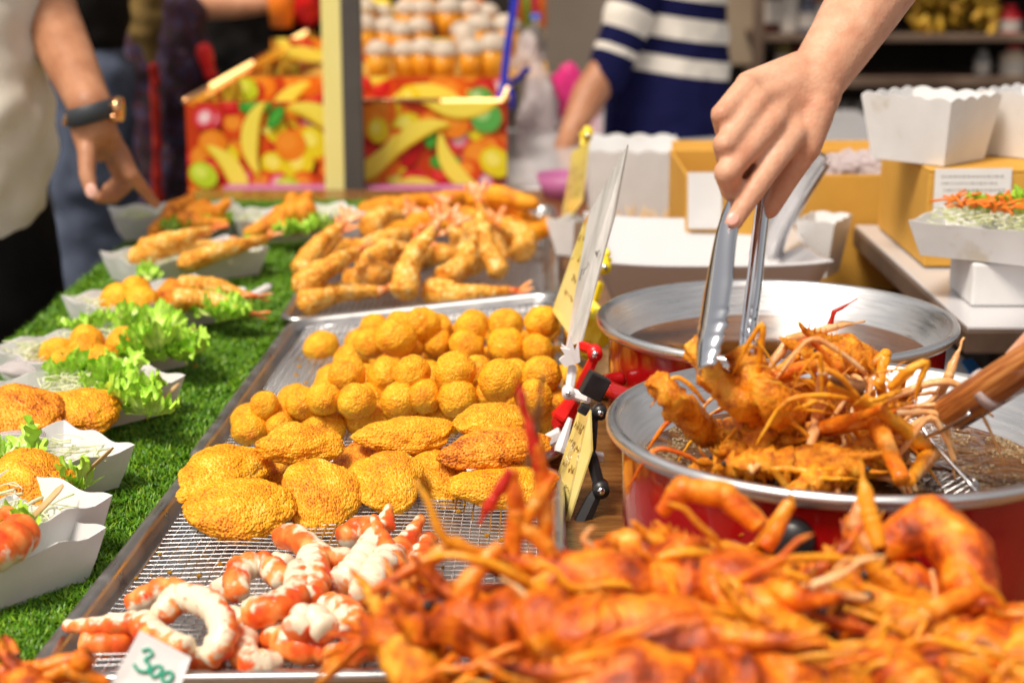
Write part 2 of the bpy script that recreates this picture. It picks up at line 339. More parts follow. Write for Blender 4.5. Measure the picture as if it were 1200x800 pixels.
def surimi_mat():
    m = mat('surimi', (.8, .8, .8), .38, sss=.3, sssr=(1, .5, .3)); a = N(m, 'ShaderNodeAttribute', attribute_name='col')
    c = coords(m); n = N(m, 'ShaderNodeTexNoise', i_Scale=130.0, i_Detail=6.0); L(m, c, n.inputs['Vector'])
    n2 = N(m, 'ShaderNodeTexNoise', i_Scale=60.0, i_Detail=4.0); L(m, c, n2.inputs['Vector'])
    r = ramp(m, [(.3, (.72, .05, .012)), (.5, (.86, .17, .02)), (.68, (.93, .40, .12))]); L(m, n2.outputs[0], r.inputs[0])
    ad = N(m, 'ShaderNodeMath', operation='MULTIPLY_ADD'); L(m, n.outputs[0], ad.inputs[0]); ad.inputs[1].default_value = 1.3
    sp = N(m, 'ShaderNodeSeparateColor'); L(m, a.outputs['Color'], sp.inputs[0]); L(m, sp.outputs[0], ad.inputs[2])
    r2 = ramp(m, [(.98, (0, 0, 0)), (1.0, (1, 1, 1))]); 
    mr = N(m, 'ShaderNodeMapRange'); mr.inputs[1].default_value = 1.05; mr.inputs[2].default_value = 1.3; L(m, ad.outputs[0], mr.inputs[0])
    mx = N(m, 'ShaderNodeMix', data_type='RGBA'); L(m, mr.outputs[0], mx.inputs['Factor']); mx.inputs['A'].default_value = (.84, .74, .56, 1)
    L(m, r.outputs[0], mx.inputs['B']); L(m, mx.outputs['Result'], bsdf(m).inputs['Base Color'])
    bp = N(m, 'ShaderNodeBump', i_Strength=.4); bp.inputs['Distance'].default_value = .001; L(m, n.outputs[0], bp.inputs['Height']); L(m, bp.outputs[0], bsdf(m).inputs['Normal'])
    return m
M['surimi'] = surimi_mat()
def oil_mat(name, sc, st):
    m = mat(name, (.035, .010, .003), .05, ior=1.28); c = coords(m, False)
    n = N(m, 'ShaderNodeTexNoise', i_Scale=float(sc), i_Detail=4.0, i_Distortion=1.5); L(m, c, n.inputs['Vector'])
    r = ramp(m, [(.35, (.06, .018, .003)), (.6, (.14, .05, .010)), (.8, (.30, .14, .035))]); L(m, n.outputs[0], r.inputs[0]); L(m, r.outputs[0], bsdf(m).inputs['Base Color'])
    bp = N(m, 'ShaderNodeBump', i_Strength=st); bp.inputs['Distance'].default_value = .01; L(m, n.outputs[0], bp.inputs['Height']); L(m, bp.outputs[0], bsdf(m).inputs['Normal'])
    return m
M['oil_calm'] = oil_mat('dark_frying_oil', 9, .05); M['oil_boil'] = oil_mat('boiling_frying_oil', 45, .8)
def stripes(name, bands, axis, wob=.02):
    """navy cloth with off-white bands where (object point . axis) falls in bands [(lo,hi)]"""
    m = cloth(name, (.008, .009, .05)); c = coords(m, False); dt = N(m, 'ShaderNodeVectorMath', operation='DOT_PRODUCT'); dt.inputs[1].default_value = axis; L(m, c, dt.inputs[0])
    acc = None
    for lo, hi in bands:
        g = N(m, 'ShaderNodeMath', operation='GREATER_THAN'); g.inputs[1].default_value = lo; L(m, dt.outputs['Value'], g.inputs[0])
        l = N(m, 'ShaderNodeMath', operation='LESS_THAN'); l.inputs[1].default_value = hi; L(m, dt.outputs['Value'], l.inputs[0])
        p = N(m, 'ShaderNodeMath', operation='MULTIPLY'); L(m, g.outputs[0], p.inputs[0]); L(m, l.outputs[0], p.inputs[1])
        if acc is None: acc = p
        else:
            s = N(m, 'ShaderNodeMath', operation='ADD'); L(m, acc.outputs[0], s.inputs[0]); L(m, p.outputs[0], s.inputs[1]); acc = s
    mx = N(m, 'ShaderNodeMix', data_type='RGBA'); L(m, acc.outputs[0], mx.inputs['Factor']); mx.inputs['A'].default_value = (.008, .009, .05, 1); mx.inputs['B'].default_value = (.68, .64, .58, 1)
    L(m, mx.outputs['Result'], bsdf(m).inputs['Base Color']); return m

# ================================================================ setting
mb = MB(); mb.add(([(-12, -4, -.85), (12, -4, -.85), (12, 14, -.85), (-12, 14, -.85)], [(0, 1, 2, 3)]))
tag(mb.build('floor', M['floor'], smooth=False), kind='structure')
# back wall of the stall row with a dark inside
mb = MB(); mb.add(box((0, 7.6, .9), (16, .1, 3.6))); wl = mb.build('back_wall', M['darkin'], smooth=False)
tag(wl, 'dark wall closing off the stalls at the very back', 'wall')
# canopy roof and posts, out of view, added to shade the background
cn = thing('shade_canopy', 'added dark roof, out of view, shading the back of the market', 'shade_canopy', Vector((0, 6.6, -.85)))
mb = MB(); mb.add(box((0, 6.7, 1.75), (13, 1.6, .05))); mb.build('shade_sheet', M['darkin'], cn, False)
for x in (-6, 6):
    for y in (6.1, 7.4): MB().add(tube([(x, y, -.85), (x, y, 1.73)], .03, 10)).build('post', M['postgrey'], cn)
# main table
tb = thing('stall_table', 'long brown wooden stall table carrying the trays and fryers', 'table', Vector((0, 1.9, -.85)))
MB().add(bevbox((.2625, 1.85, -.02), (1.755, 2.9, .04), .004)).build('tabletop', M['tablewood'], tb, False)
for x in (-.57, 1.1):
    for y in (.45, 3.2): MB().add(box((x, y, -.445), (.05, .05, .81))).build('leg', M['postgrey'], tb, False)
# ---- trays
def bil(C, u, v, z=0): return C[0].lerp(C[1], u).lerp(C[3].lerp(C[2], u), v) + Vector((0, 0, z))
def rloop(W, Lh, d, r, n=6):
    r = max(r-d*.6, .004); pts = []
    for cx, cy, a0 in ((W-d-r, Lh-d-r, 0), (d+r, Lh-d-r, 90), (d+r, d+r, 180), (W-d-r, d+r, 270)):
        for k in range(n+1): a = R(a0+90*k/n); pts.append(((cx+r*math.cos(a))/W, (cy+r*math.sin(a))/Lh))
    return pts
TR = {}
def tray(key, px, rims, label, wire_seed):
    C = [Pz(p[0], p[1], z)-Vector((0, 0, .024)) for p, z in zip(px, rims)]; TR[key] = C
    W = ((C[1]-C[0]).length+(C[2]-C[3]).length)/2; Lh = ((C[3]-C[0]).length+(C[2]-C[1]).length)/2
    root = thing('baking_tray', label, 'tray', (C[0]+C[2])/2, 'aluminium trays down the middle of the table')
    prof = [(-.001, .016), (-.0035, .0195), (-.0035, .0225), (-.001, .0245), (.004, .0250), (.0075, .0235), (.0095, .0195), (.013, .006), (.016, .0035), (.022, .0026)]
    V = []; F_ = []; n = None
    for d, z in prof:
        lp = rloop(W, Lh, d, .034); n = len(lp); V += [bil(C, u, v, z) for u, v in lp]
    for i in range(len(prof)-1):
        for k in range(n): F_.append((i*n+k, i*n+(k+1) % n, (i+1)*n+(k+1) % n, (i+1)*n+k))
    F_.append(tuple((len(prof)-1)*n+k for k in range(n)))
    me = mesh('pan', V, F_, M['alu']); link('pan', me, root)
    mb = MB(); rs = random.Random(wire_seed); z = .015; e = .020
    nx = int(W/.0092); ny = int(Lh/.0098)
    for i in range(nx+1):
        u = (e+(W-2*e)*i/nx)/W; P = []
        for k in range(13): v = (e+(Lh-2*e)*k/12)/Lh; P.append(bil(C, u, v, z+.0014*math.sin(k*.9+i*.35)))
        mb.add(tube(P, .00095, 4, False))
    for j in range(ny+1):
        v = (e+(Lh-2*e)*j/ny)/Lh; P = []
        for k in range(11): u = (e+(W-2*e)*k/10)/W; P.append(bil(C, u, v, z+.0012+.0014*math.sin(k*1.1+j*.22)))
        mb.add(tube(P, .00058, 4, False))
    for (u0, v0, u1, v1) in ((0, 0, 1, 0), (1, 0, 1, 1), (1, 1, 0, 1), (0, 1, 0, 0)):
        f = lambda u, v: bil(C, (e+(W-2*e)*u)/W, (e+(Lh-2*e)*v)/Lh, z)
        mb.add(tube([f(u0+(u1-u0)*k/8, v0+(v1-v0)*k/8) for k in range(9)], .0016, 6))
    tag(mb.build('wire_rack', M['wire'], root), kind='stuff')
    return root
def trayc(key, fl, fr, br, bl, rims, label, s): return tray(key, [fl, fr, br, bl], rims, label, s)
trayc('c', (328, 374), (654, 352), (648, 239), (402, 256), (.024, .024, .024, .024), 'rearmost metal tray, piled with breaded shrimps in front of the yellow post', 3)
trayc('b', (219, 539), (656, 535), (658, 339), (342, 374), (.026, .026, .062, .032), 'middle metal tray holding the heap of golden round balls', 5)
trayc('a', (28, 791), (664, 784), (656, 545), (224, 543), (.024,)*4, 'front metal tray with white and orange surimi pieces on a wire grid', 9)
# ---- artificial turf
t0 = (-.616, .55, -.262, 3.12)
EDG = [(TR['a'][0].x-.01, .55), (TR['a'][0].x, TR['a'][0].y), (TR['a'][3].x, TR['a'][3].y), (TR['b'][0].x, TR['b'][0].y+.002), (TR['b'][3].x, TR['b'][3].y), (TR['c'][0].x, TR['c'][0].y+.004), (TR['c'][3].x, TR['c'][3].y), (-.262, 2.95), (-.262, 3.12)]
EDG = sorted([(x-.003, y) for x, y in EDG], key=lambda q: q[1])
tf = MB().add(prism([Vector((-.616, .55, .001))]+[Vector((x, y, .001)) for x, y in EDG]+[Vector((-.616, 3.12, .001))], (0, 0, .004))).build('turf_mat', M['turfbase'], None, False)
tag(tf, kind='structure')
def blades():
    rs = np.random.RandomState(4); n = 190000
    # denser near the camera
    Y = 1.02 + (3.1-1.02)*rs.rand(n)**1.5; X = -.618 + rs.rand(n)*.362
    k = X < np.interp(Y, [q[1] for q in EDG], [q[0] for q in EDG]); X, Y = X[k], Y[k]; n = len(X)
    edge = (X < -.608)
    h = (.009+.006*rs.rand(n)); a = rs.rand(n)*2*np.pi; lean = .25+.75*rs.rand(n)
    w = (.0005+.0004*rs.rand(n))*(1+.5*(Y-1))
    # clumped lean direction
    a = 2.4*np.sin(X*60+3*np.sin(Y*23))+1.9*np.cos(Y*47+X*31)+rs.randn(n)*1.8
    dx, dy = np.cos(a), np.sin(a); px, py = -dy, dx
    V = np.zeros((n, 5, 3), np.float32); z0 = .004
    ox, oy = dx*lean*h*.35, dy*lean*h*.35; tx, ty = dx*lean*h*.95, dy*lean*h*.95
    V[:, 0] = np.stack([X-px*w, Y-py*w, np.full(n, z0)], 1); V[:, 1] = np.stack([X+px*w, Y+py*w, np.full(n, z0)], 1)
    V[:, 2] = np.stack([X+ox+px*w*.9, Y+oy+py*w*.9, z0+h*.6], 1); V[:, 3] = np.stack([X+ox-px*w*.9, Y+oy-py*w*.9, z0+h*.6], 1)
    V[:, 4] = np.stack([X+tx, Y+ty, z0+h*(1-.35*lean)], 1)
    base = (np.arange(n)*5)[:, None]
    q = (base+np.array([0, 1, 2, 3])).astype(np.int32); t = (base+np.array([3, 2, 4])).astype(np.int32)
    me = bpy.data.meshes.new('grass_blades'); me.vertices.add(n*5); me.vertices.foreach_set('co', V.ravel())
    li = np.concatenate([q.ravel(), t.ravel()]); me.loops.add(len(li)); me.loops.foreach_set('vertex_index', li)
    me.polygons.add(2*n); st = np.concatenate([np.arange(n)*4, n*4+np.arange(n)*3]); me.polygons.foreach_set('loop_start', st.astype(np.int32))
    me.polygons.foreach_set('loop_total', np.concatenate([np.full(n, 4), np.full(n, 3)]).astype(np.int32))
    me.update(); me.validate()
    g = rs.rand(n); sh = .75+.5*rs.rand(n)
    c = np.stack([(.06+.17*g**2)*sh, (.17+.21*g)*sh, (.002+.008*g)*sh, np.ones(n)], 1).astype(np.float32)
    c = np.repeat(c, 5, axis=0); at = me.color_attributes.new('col', 'FLOAT_COLOR', 'POINT'); at.data.foreach_set('color', c.ravel())
    me.materials.append(M['grass']); o = link('turf_grass', me)
    tag(o, 'bright green plastic grass blades covering the left side of the table', 'artificial turf', kind='stuff')
blades()
# crumbs lying on racks and grass
V, F_ = ico(1, 1)
for i in range(100):
    key = rnd.choice('aab'); C = TR[key]; u, v = rnd.random()*.85+.06, rnd.random()*.85+.06
    p = bil(C, u, v, .0175); r = rnd.uniform(.0012, .0032)
    if i == 0: cm = mesh('crumb', crumb(V, Vector(), 3, [(1.3, .5)]), F_, M['ball'])
    o = link('crumb', cm, None, Matrix.Translation(p) @ Matrix.Diagonal((r, r, r*.8, 1)))
    tag(o, 'tiny loose golden crumb lying on a wire grid' , 'crumb', 'loose crumbs')
for i in range(14):
    p = Vector((rnd.uniform(-.5, -.36), rnd.uniform(1.15, 2.4), .016)); r = rnd.uniform(.0012, .0026)
    tag(link('crumb', cm, None, Matrix.Translation(p) @ Matrix.Diagonal((r*1.5, r, r*.7, 1))), 'tiny orange crumb fallen on the green turf', 'crumb', 'crumbs on the turf')

# ================================================================ golden balls
BV = []
for s in range(6):
    V, F_ = ico(5, 1)
    lump = [(1.1, .06), (2.6, .05), (5, .02)]
    V = [Vector((v.x, v.y, v.z*.93)) for v in V]; V = crumb(V, Vector(), s+1, lump); V = pebble(pebble(V, Vector(), s, 9, .045), Vector(), s, 21, .03); V = [v*.021 for v in V]
    BV.append(mesh('fried_ball', V, F_, M['ball']))
def ball(p, r=1.0, label='', group='golden balls heaped in the middle tray', sx=1, name='fried_ball'):
    rot = Matrix.Rotation(rnd.uniform(0, 6.28), 4, 'Z') @ Matrix.Rotation(rnd.uniform(0, 6.28), 4, 'X') @ Matrix.Rotation(rnd.uniform(0, 6.28), 4, 'Z')
    o = link(name, rnd.choice(BV), None, Matrix.Translation(p) @ Matrix.Diagonal((sx*r, r, r, 1)) @ rot)
    return tag(o, label, 'fried ball', group)
# pile in layers: (row px-y at base height, x range) back to front; z layer
def row(y, x0, x1, z, n, r, txt, jit=.0075):
    n = n+1 if n > 3 else n
    a, b = Pz(x0, y, z), Pz(x1, y, z)
    ords = ['leftmost', 'second from the left', 'third from the left', 'fourth from the left', 'fifth from the left', 'sixth from the left', 'seventh from the left', 'eighth from the left', 'ninth from the left', 'tenth from the left', 'eleventh from the left', 'twelfth from the left']
    for k in range(n):
        p = a.lerp(b, k/(n-1) if n > 1 else .5) + Vector((rnd.uniform(-jit, jit), rnd.uniform(-jit, jit)*1.5, rnd.uniform(-.5, .5)*jit))
        ball(p, r*.91*rnd.uniform(.86, 1.12), 'golden breaded ball, %s in %s' % (ords[k], txt), sx=rnd.choice((1, 1, 1.04, 1.12)))
zb = .035
row(405, 384, 384, zb, 1, .98, 'the outlying back left corner of the heap')
row(398, 425, 655, zb, 6, 1.0, 'the hindmost bottom row')
row(420, 408, 658, zb, 7, 1.0, 'the second bottom row from the back')
row(445, 395, 660, zb, 7, 1.0, 'the third bottom row from the back')
row(470, 345, 655, zb, 8, 1.0, 'the fourth bottom row from the back')
row(492, 300, 640, zb, 9, .95, 'the fifth bottom row from the back')
row(500, 284, 375, zb, 3, .92, 'the short front bottom row beside the fillets')
row(384, 432, 640, zb+.024, 5, 1.0, 'the hindmost upper row')
row(404, 440, 630, zb+.027, 5, 1.04, 'the second upper row from the back')
row(440, 412, 640, zb+.027, 6, 1.06, 'the third upper row from the back')
row(468, 350, 620, zb+.024, 7, .98, 'the front upper row')
row(475, 308, 308, zb+.016, 1, .85, 'the low left end of the upper layer')
row(380, 493, 560, zb+.048, 2, 1.0, 'the top layer at the back')
row(392, 462, 462, zb+.046, 1, 1.08, 'the top layer on the left')
row(438, 476, 531, zb+.048, 2, 1.05, 'the top layer at the front')
row(440, 588, 588, zb+.048, 1, 1.08, 'the top layer beside the sign clips')
row(378, 640, 640, zb+.05, 1, 1.0, 'the top layer against the yellow sign')

# ================================================================ fillets
def fillet_mesh(s, m='fillet'):
    V, F_ = ico(6, 1); rs = random.Random(s); out = []
    a, b = rs.uniform(-.25, .25), rs.uniform(.75, 1.05)
    for v in V:
        t = v.x; wdt = (1-.38*max(0, -t)**1.4*b)*(1-.1*max(0, t))
        x, y, z = v.x, v.y*wdt, v.z*(1-.15*abs(t))
        y += a*(x*x-.3); z += .16*math.sin(x*2.2+s)-.12*y*y
        z = z if z > 0 else z*.75
        out.append(Vector((x, y, z)))
    V = crumb(out, lambda v: Vector((v.x*.7, v.y*.45, v.z*.1)), s, [(.9, .17), (2.2, .11), (5, .05)])
    out_ = V; cf = lambda v: Vector((v.x*.7, v.y*.45, v.z*.1)); V = pebble(pebble(V, cf, s, 11, .05), cf, s, 26, .034)
    return mesh('fried_fillet', [Vector((v.x*.055, v.y*.034, v.z*.017)) for v in V], F_, M[m])
FM = [fillet_mesh(s) for s in range(1, 6)]; FD = [fillet_mesh(s, 'fillet_dark') for s in (7, 8)]
def fillet(p1, p2, W, T, tilt, label, me, group='breaded fillets', flip=False):
    L_ = (Vector(p2)-Vector(p1)).length
    up = Vector((0, -math.sin(R(tilt)), math.cos(R(tilt))))
    Mx = frame(p1, p2, up) @ Matrix.Diagonal((L_/.11, W*1.04/.068, T*.9/.034, 1)) @ (Matrix.Rotation(math.pi, 4, 'Z') if flip else Matrix.Identity(4))
    return tag(link('fried_fillet', me, None, Mx), label, 'fried fillet', group)
G = 'breaded fillets in front of the balls'
fillet(Pz(212, 585, .04), Pz(306, 528, .05), .062, .03, 38, 'pointed golden fillet at the far left of the row, leaning on the balls', FM[0], G)
fillet(Pz(212, 604, .032), Pz(345, 590, .032), .066, .034, 30, 'big golden fillet lowest and nearest the tray corner on the left', FM[1], G)
fillet(Pz(297, 527, .062), Pz(404, 516, .062), .046, .034, 25, 'plump golden fillet lying on top, second from the left', FM[2], G)
fillet(Pz(332, 590, .03), Pz(422, 570, .035), .076, .034, 42, 'broad fillet with a browned corner in the middle of the front', FM[3], G, True)
fillet(Pz(410, 512, .062), Pz(533, 506, .062), .046, .032, 20, 'long flat fillet on top between the balls and the front pieces', FM[4], G)
fillet(Pz(410, 575, .034), Pz(495, 552, .04), .066, .034, 40, 'curled golden fillet right of the broad browned one', FM[2], G, True)
fillet(Pz(486, 566, .026), Pz(545, 545, .034), .068, .032, 45, 'short dark fillet wedged upright in a gap at the front', FM[0], G, True)
fillet(Pz(530, 500, .068), Pz(620, 488, .072), .045, .028, 25, 'topmost fillet on the right under the balls', FM[1], G)
fillet(Pz(514, 535, .052), Pz(645, 519, .055), .046, .034, 22, 'long rough fillet with dark burnt folds on the right', FD[0], G)
fillet(Pz(524, 574, .028), Pz(652, 560, .03), .052, .032, 28, 'lowest fillet on the right beside the yellow price card', FM[3], G)
fillet(Pz(380, 555, .03), Pz(470, 545, .03), .06, .03, 20, 'shadowed fillet buried under the row', FD[1], G)
fillet(Pz(290, 560, .026), Pz(380, 550, .03), .06, .03, 20, 'hidden fillet under the two leftmost pieces', FM[4], G)
fillet(Pz(560, 545, .028), Pz(640, 540, .03), .06, .028, 20, 'inner fillet filling the gap under the rough one', FM[2], G)

# ================================================================ breaded shrimps (proto: body + tail, x axis, length 1 -> tail at +x)
def shrimp_mesh(s, m='shrimp', curve=.12):
    P = []; Rr = []; n = 34
    for i in range(n):
        t = i/(n-1); P.append(Vector((-.5+.82*t, curve*math.sin(math.pi*t)*(1 if s % 2 else -1)*.5, .05*math.sin(math.pi*t))))
        e = min(1, (t/.09))**.5 if t < .09 else 1
        Rr.append((.112*(1-.62*t**1.1))*max(e, .15)*(1+.02*math.sin(t*24)))
    V, F_ = tube(P, Rr, 26)
    cl = lambda v: Vector((v.x, curve*math.sin(math.pi*min(max((v.x+.5)/.82, 0), 1))*(1 if s % 2 else -1)*.5, .03))
    return mesh('body', [v*.11 for v in crumb(V, cl, s, [(5, .010), (14, .010), (34, .014)])], F_, M[m])
def tail_mesh(s):
    mb = MB(); rs = random.Random(s)
    mb.add(tube([(.28, 0, .0), (.36, 0, .01), (.42, 0, .01)], [.055, .04, .028], 10, flat=.8))
    for k, a in enumerate((-38, -14, 12, 36)):
        a = R(a+rs.uniform(-6, 6)); d = Vector((math.cos(a), math.sin(a), rs.uniform(-.1, .35)))
        P = [Vector((.39, 0, .01))+d*t for t in (0, .05, .10, .15, .175)]
        mb.add(tube(P, [.014, .026, .032, .022, .004], 8, flat=.25, up=(0, 0, 1)))
    return mesh('tail', [v*.11 for v in mb.v], mb.f, M['tail'])
SB = [shrimp_mesh(s, 'shrimp', c) for s, c in ((1, .1), (2, .2), (3, .05), (4, .3))]; ST = [tail_mesh(s) for s in (1, 2)]
def shrimp(p1, p2, label, group, fat=1.0, rad=.0165, name='breaded_shrimp', cat='breaded shrimp', roll=0):
    p1 = Vector(p1); p2 = Vector(p2); p2 = p2+(p2-p1)*.14; L_ = (p2-p1).length; Mx = frame(p1, p2) @ Matrix.Rotation(roll, 4, 'X')
    root = thing(name, label, cat, Mx, group); w_ = rad*fat/(.112*.11); D = Mx @ Matrix.Diagonal((L_/.11, w_, w_, 1)); DT = Mx @ Matrix.Translation((.28*L_, 0, 0)) @ Matrix.Diagonal((1.25, w_, w_, 1)) @ Matrix.Translation((-.28*.11, 0, 0))
    link('body', rnd.choice(SB), root, D); link('tail', rnd.choice(ST), root, DT)
    return root
G = 'breaded shrimps on the rear tray'
SH = [((473, 352, .03), (512, 262, .07), 'long straight breaded shrimp pointing its tail back, left of centre at the front edge', 1.05),
((515, 330, .045), (530, 268, .09), 'breaded shrimp standing upright in the middle of the pile', 1.1),
((497, 340, .032), (604, 343, .035), 'breaded shrimp lying crosswise along the front edge, tail to the right', 1.05),
((563, 318, .035), (532, 262, .07), 'breaded shrimp leaning left just right of the middle', 1.05),
((588, 326, .035), (560, 232, .09), 'long breaded shrimp with a tall pale tail sticking up behind', .85),
((350, 359, .03), (452, 341, .03), 'lowest breaded shrimp at the front left corner', .95),
((344, 341, .045), (422, 294, .06), 'breaded shrimp slanting over the front left corner one', .95),
((405, 338, .032), (462, 322, .034), 'short breaded shrimp between the left ones and the long straight one', 1.2),
((425, 318, .05), (486, 290, .06), 'breaded shrimp in the second row left of the middle', 1.1),
((418, 300, .05), (490, 272, .08), 'curved breaded shrimp behind the second row on the left', 1.0),
((350, 325, .032), (402, 262, .07), 'breaded shrimp with red tail raised at the left edge of the tray', .95),
((368, 318, .03), (398, 275, .06), 'breaded shrimp just inside the left edge with a dark red tail', .95),
((592, 255, .05), (617, 322, .032), 'breaded shrimp on the right with its red tail hanging toward the camera', 1.0),
((575, 262, .06), (592, 330, .045), 'breaded shrimp right of the long pale tailed one, tail forward', .9),
((610, 300, .03), (585, 262, .04), 'breaded shrimp at the right front of the pile', 1.1),
((455, 305, .035), (505, 278, .045), 'breaded shrimp half buried left of the upright one', 1.1),
((545, 300, .04), (520, 245, .075), 'breaded shrimp buried behind the upright one', 1.1),
((380, 300, .03), (455, 292, .03), 'breaded shrimp buried at the bottom left of the pile', 1.1),
((490, 300, .03), (560, 300, .03), 'breaded shrimp buried at the bottom of the middle', 1.1),
((430, 275, .05), (475, 250, .07), 'breaded shrimp at the back left with its tail up', 1.1)]
for a, b, l, f in SH:
    A_ = Pz(*a); B_ = Py(b[0], b[1], A_.y+(.07 if b[1] < a[1] else -.03)); shrimp(A_, B_, l, G, f, .0195, roll=rnd.uniform(-.5, .5))
# plain battered sticks behind
def stick_mesh(s):
    P = [Vector((-.5+i/23, .05*math.sin(i/23*3+s), .03*math.sin(i/23*3.1))) for i in range(24)]
    Rr = [.1*(1-.25*i/23)*(.3+.7*min(1, min(i, 23-i)/2.5)**.5) for i in range(24)]
    V, F_ = tube(P, Rr, 22); return mesh('battered_stick', [v*.13 for v in crumb(V, lambda v: Vector((v.x, 0, 0)), s, [(4, .02), (12, .010), (30, .010)])], F_, M['stick'])
KM = [stick_mesh(s) for s in (1, 2, 3)]
KS = [((420, 262, .03), (500, 250, .03), 'at the bottom left'), ((425, 252, .045), (480, 238, .05), 'on the left, under the mauve crate'), ((455, 245, .05), (520, 234, .055), 'left of the middle on top'),
((500, 258, .03), (560, 244, .035), 'low in the middle'), ((505, 240, .06), (560, 230, .065), 'top centre, nearest the fruit print'), ((545, 232, .075), (620, 250, .06), 'topmost and slanting down to the right'),
((570, 226, .085), (632, 242, .06), 'highest of the heap on the right'), ((560, 262, .035), (625, 258, .035), 'low on the right'), ((600, 284, .035), (650, 264, .04), 'rightmost, nearest the first sign'),
((590, 272, .03), (645, 262, .03), 'under the rightmost one'), ((440, 270, .03), (530, 268, .03), 'buried behind the shrimps'), ((530, 252, .05), (590, 262, .045), 'between the shrimps and the topmost stick'), ((470, 256, .04), (545, 262, .04), 'behind the upright shrimp')]
for a, b, l in KS:
    p1 = Pz(*a); p2 = Py(b[0], b[1], p1.y+(.06 if b[1] < a[1] else -.03)); L_ = (p2-p1).length
    o = link('battered_stick', rnd.choice(KM), None, frame(p1, p2) @ Matrix.Diagonal((L_/.13, 1.25, 1.25, 1)))
    tag(o, 'smooth orange battered stick '+l, 'battered stick', 'battered sticks at the back of the rear tray')

# ================================================================ surimi pieces
def surimi(pts, r, label, white=None, taper=(1, 1), segs=None):
    P = smooth_path([Pz(*p) for p in pts], 7); n = len(P); mid = sum(P, Vector())/n
    Lh = sum((P[i+1]-P[i]).length for i in range(n-1)); Q = smooth_path(P, 2) if n < 18 else P; n = len(Q)
    nseg = max(3, int(Lh/.011)); Rr = []
    for i in range(n):
        t = i/(n-1); ph = (t*nseg) % 1; e = min(t, 1-t)*2
        tp = taper[0]+(taper[1]-taper[0])*t
        Rr.append(r*tp*(.84+.20*math.sin(math.pi*ph)**.6)*(.55+.45*min(1, e*4)**.5))
    V, F_ = tube(Q, Rr, 22)
    ch = (Q[-1]-Q[0]); bend = mid-(Q[0]+Q[-1])/2
    out = bend.normalized() if bend.length > .006 else Vector((0, -.5, -.85))
    if white is not None: out = Vector(white).normalized()
    cols = []; W = []
    for k, v in enumerate(V):
        i = min(k//22, n-1); d = (v-Q[i]).normalized(); s = d.dot(out)*.5-.02 + (.35 if abs(i/(n-1)-.5) > .49 else 0)*0
        s = s*.9+.62+.12*math.sin(i/(n-1)*nseg*6.28); cols.append((max(0, min(1, s)),)*3)
        W.append(v+d*.0012*fn(v, 120, 2))
    base = Q[0]; o = link('surimi_piece', mesh('surimi_piece', [v-base for v in W], F_, M['surimi'], True, cols), None, Matrix.Translation(base))
    return tag(o, label, 'surimi piece', 'white and orange surimi pieces on the front tray')
r = .0091
surimi([(74, 733, .03), (110, 733, .032), (165, 728, .035)], r, 'pointed white surimi piece sticking out farthest left, over the tray rim', (0, -.6, -.8), (.45, 1))
surimi([(95, 752, .02), (130, 754, .02), (168, 745, .02)], r*1.05, 'orange bellied surimi piece under the pointed one at the far left', (0, -1, .1))
surimi([(150, 712, .03), (195, 690, .045), (248, 712, .04)], r*1.0, 'orange arched surimi piece behind the large white ring', (0, .3, .9))
surimi([(185, 724, .045), (212, 700, .055), (250, 712, .055), (262, 745, .045), (240, 775, .03)], r*1.15, 'large cream ring shaped surimi piece just above the price ticket', (.6, .3, -.4))
surimi([(165, 728, .04), (185, 748, .042), (222, 764, .04)], r*1.15, 'thick cream surimi piece inside the large ring, orange on its left end', (-.6, -.4, -.5))
surimi([(225, 775, .02), (262, 778, .02)], r*1.2, 'short cream surimi end piece right of the price ticket', (0, -.7, -.7))
surimi([(292, 730, .03), (284, 758, .03), (295, 778, .025), (325, 775, .02)], r*1.15, 'hook shaped surimi piece in the middle of the front edge', (-1, 0, -.1))
surimi([(278, 700, .04), (280, 668, .05), (310, 662, .05), (335, 682, .045)], r*1.15, 'orange arch surimi piece with a white inside at the back left of the heap', (-.5, .6, .3))
surimi([(285, 720, .045), (320, 712, .05), (348, 695, .05), (350, 665, .05)], r*1.25, 'bright orange banana shaped surimi piece at the centre of the heap', (.5, -.7, -.3))
surimi([(248, 722, .03), (300, 728, .03)], r, 'orange surimi piece bridging the ring and the centre', (0, -.3, -.9))
surimi([(328, 628, .045), (350, 632, .05), (382, 655, .045), (412, 655, .04)], r*1.15, 'red and white surimi piece at the very back of the heap', (-.6, -.5, -.2))
surimi([(366, 650, .05), (368, 675, .05), (362, 706, .045)], r*1.35, 'thick white blocky surimi piece right of the centre banana', (.8, -.4, -.4))
surimi([(396, 686, .045), (420, 665, .05), (445, 628, .055)], r*1.35, 'long thick white surimi piece slanting up to the right', (0, .4, -.9))
surimi([(437, 603, .075), (450, 635, .06), (465, 672, .05)], r*1.05, 'pointed surimi piece standing up like a fang', (.2, .2, .9), (.3, 1.2))
surimi([(457, 590, .07), (450, 620, .055)], r*.9, 'short pale surimi tip poking up behind the fang shaped one', (.8, 0, .1), (.3, 1.1))
surimi([(495, 605, .06), (478, 632, .05), (455, 655, .045)], r*1.1, 'orange pointed surimi piece at the back right', (.7, .3, .2), (.35, 1.2))
surimi([(500, 632, .04), (492, 655, .04), (480, 680, .035)], r*1.1, 'rightmost curved orange surimi piece', (.9, 0, .1))
surimi([(425, 702, .05), (440, 675, .055), (462, 650, .05)], r*1.4, 'chunky white surimi piece beside the large prawn feeler', (.3, .4, -.8))
surimi([(400, 632, .035), (425, 618, .04), (440, 630, .04)], r*1.1, 'round orange surimi piece half hidden at the back', (0, .4, .9))
surimi([(318, 742, .03), (345, 758, .03), (385, 760, .028)], r*1.25, 'wide orange ribbed surimi piece along the front rim', (-.2, -.8, -.4))
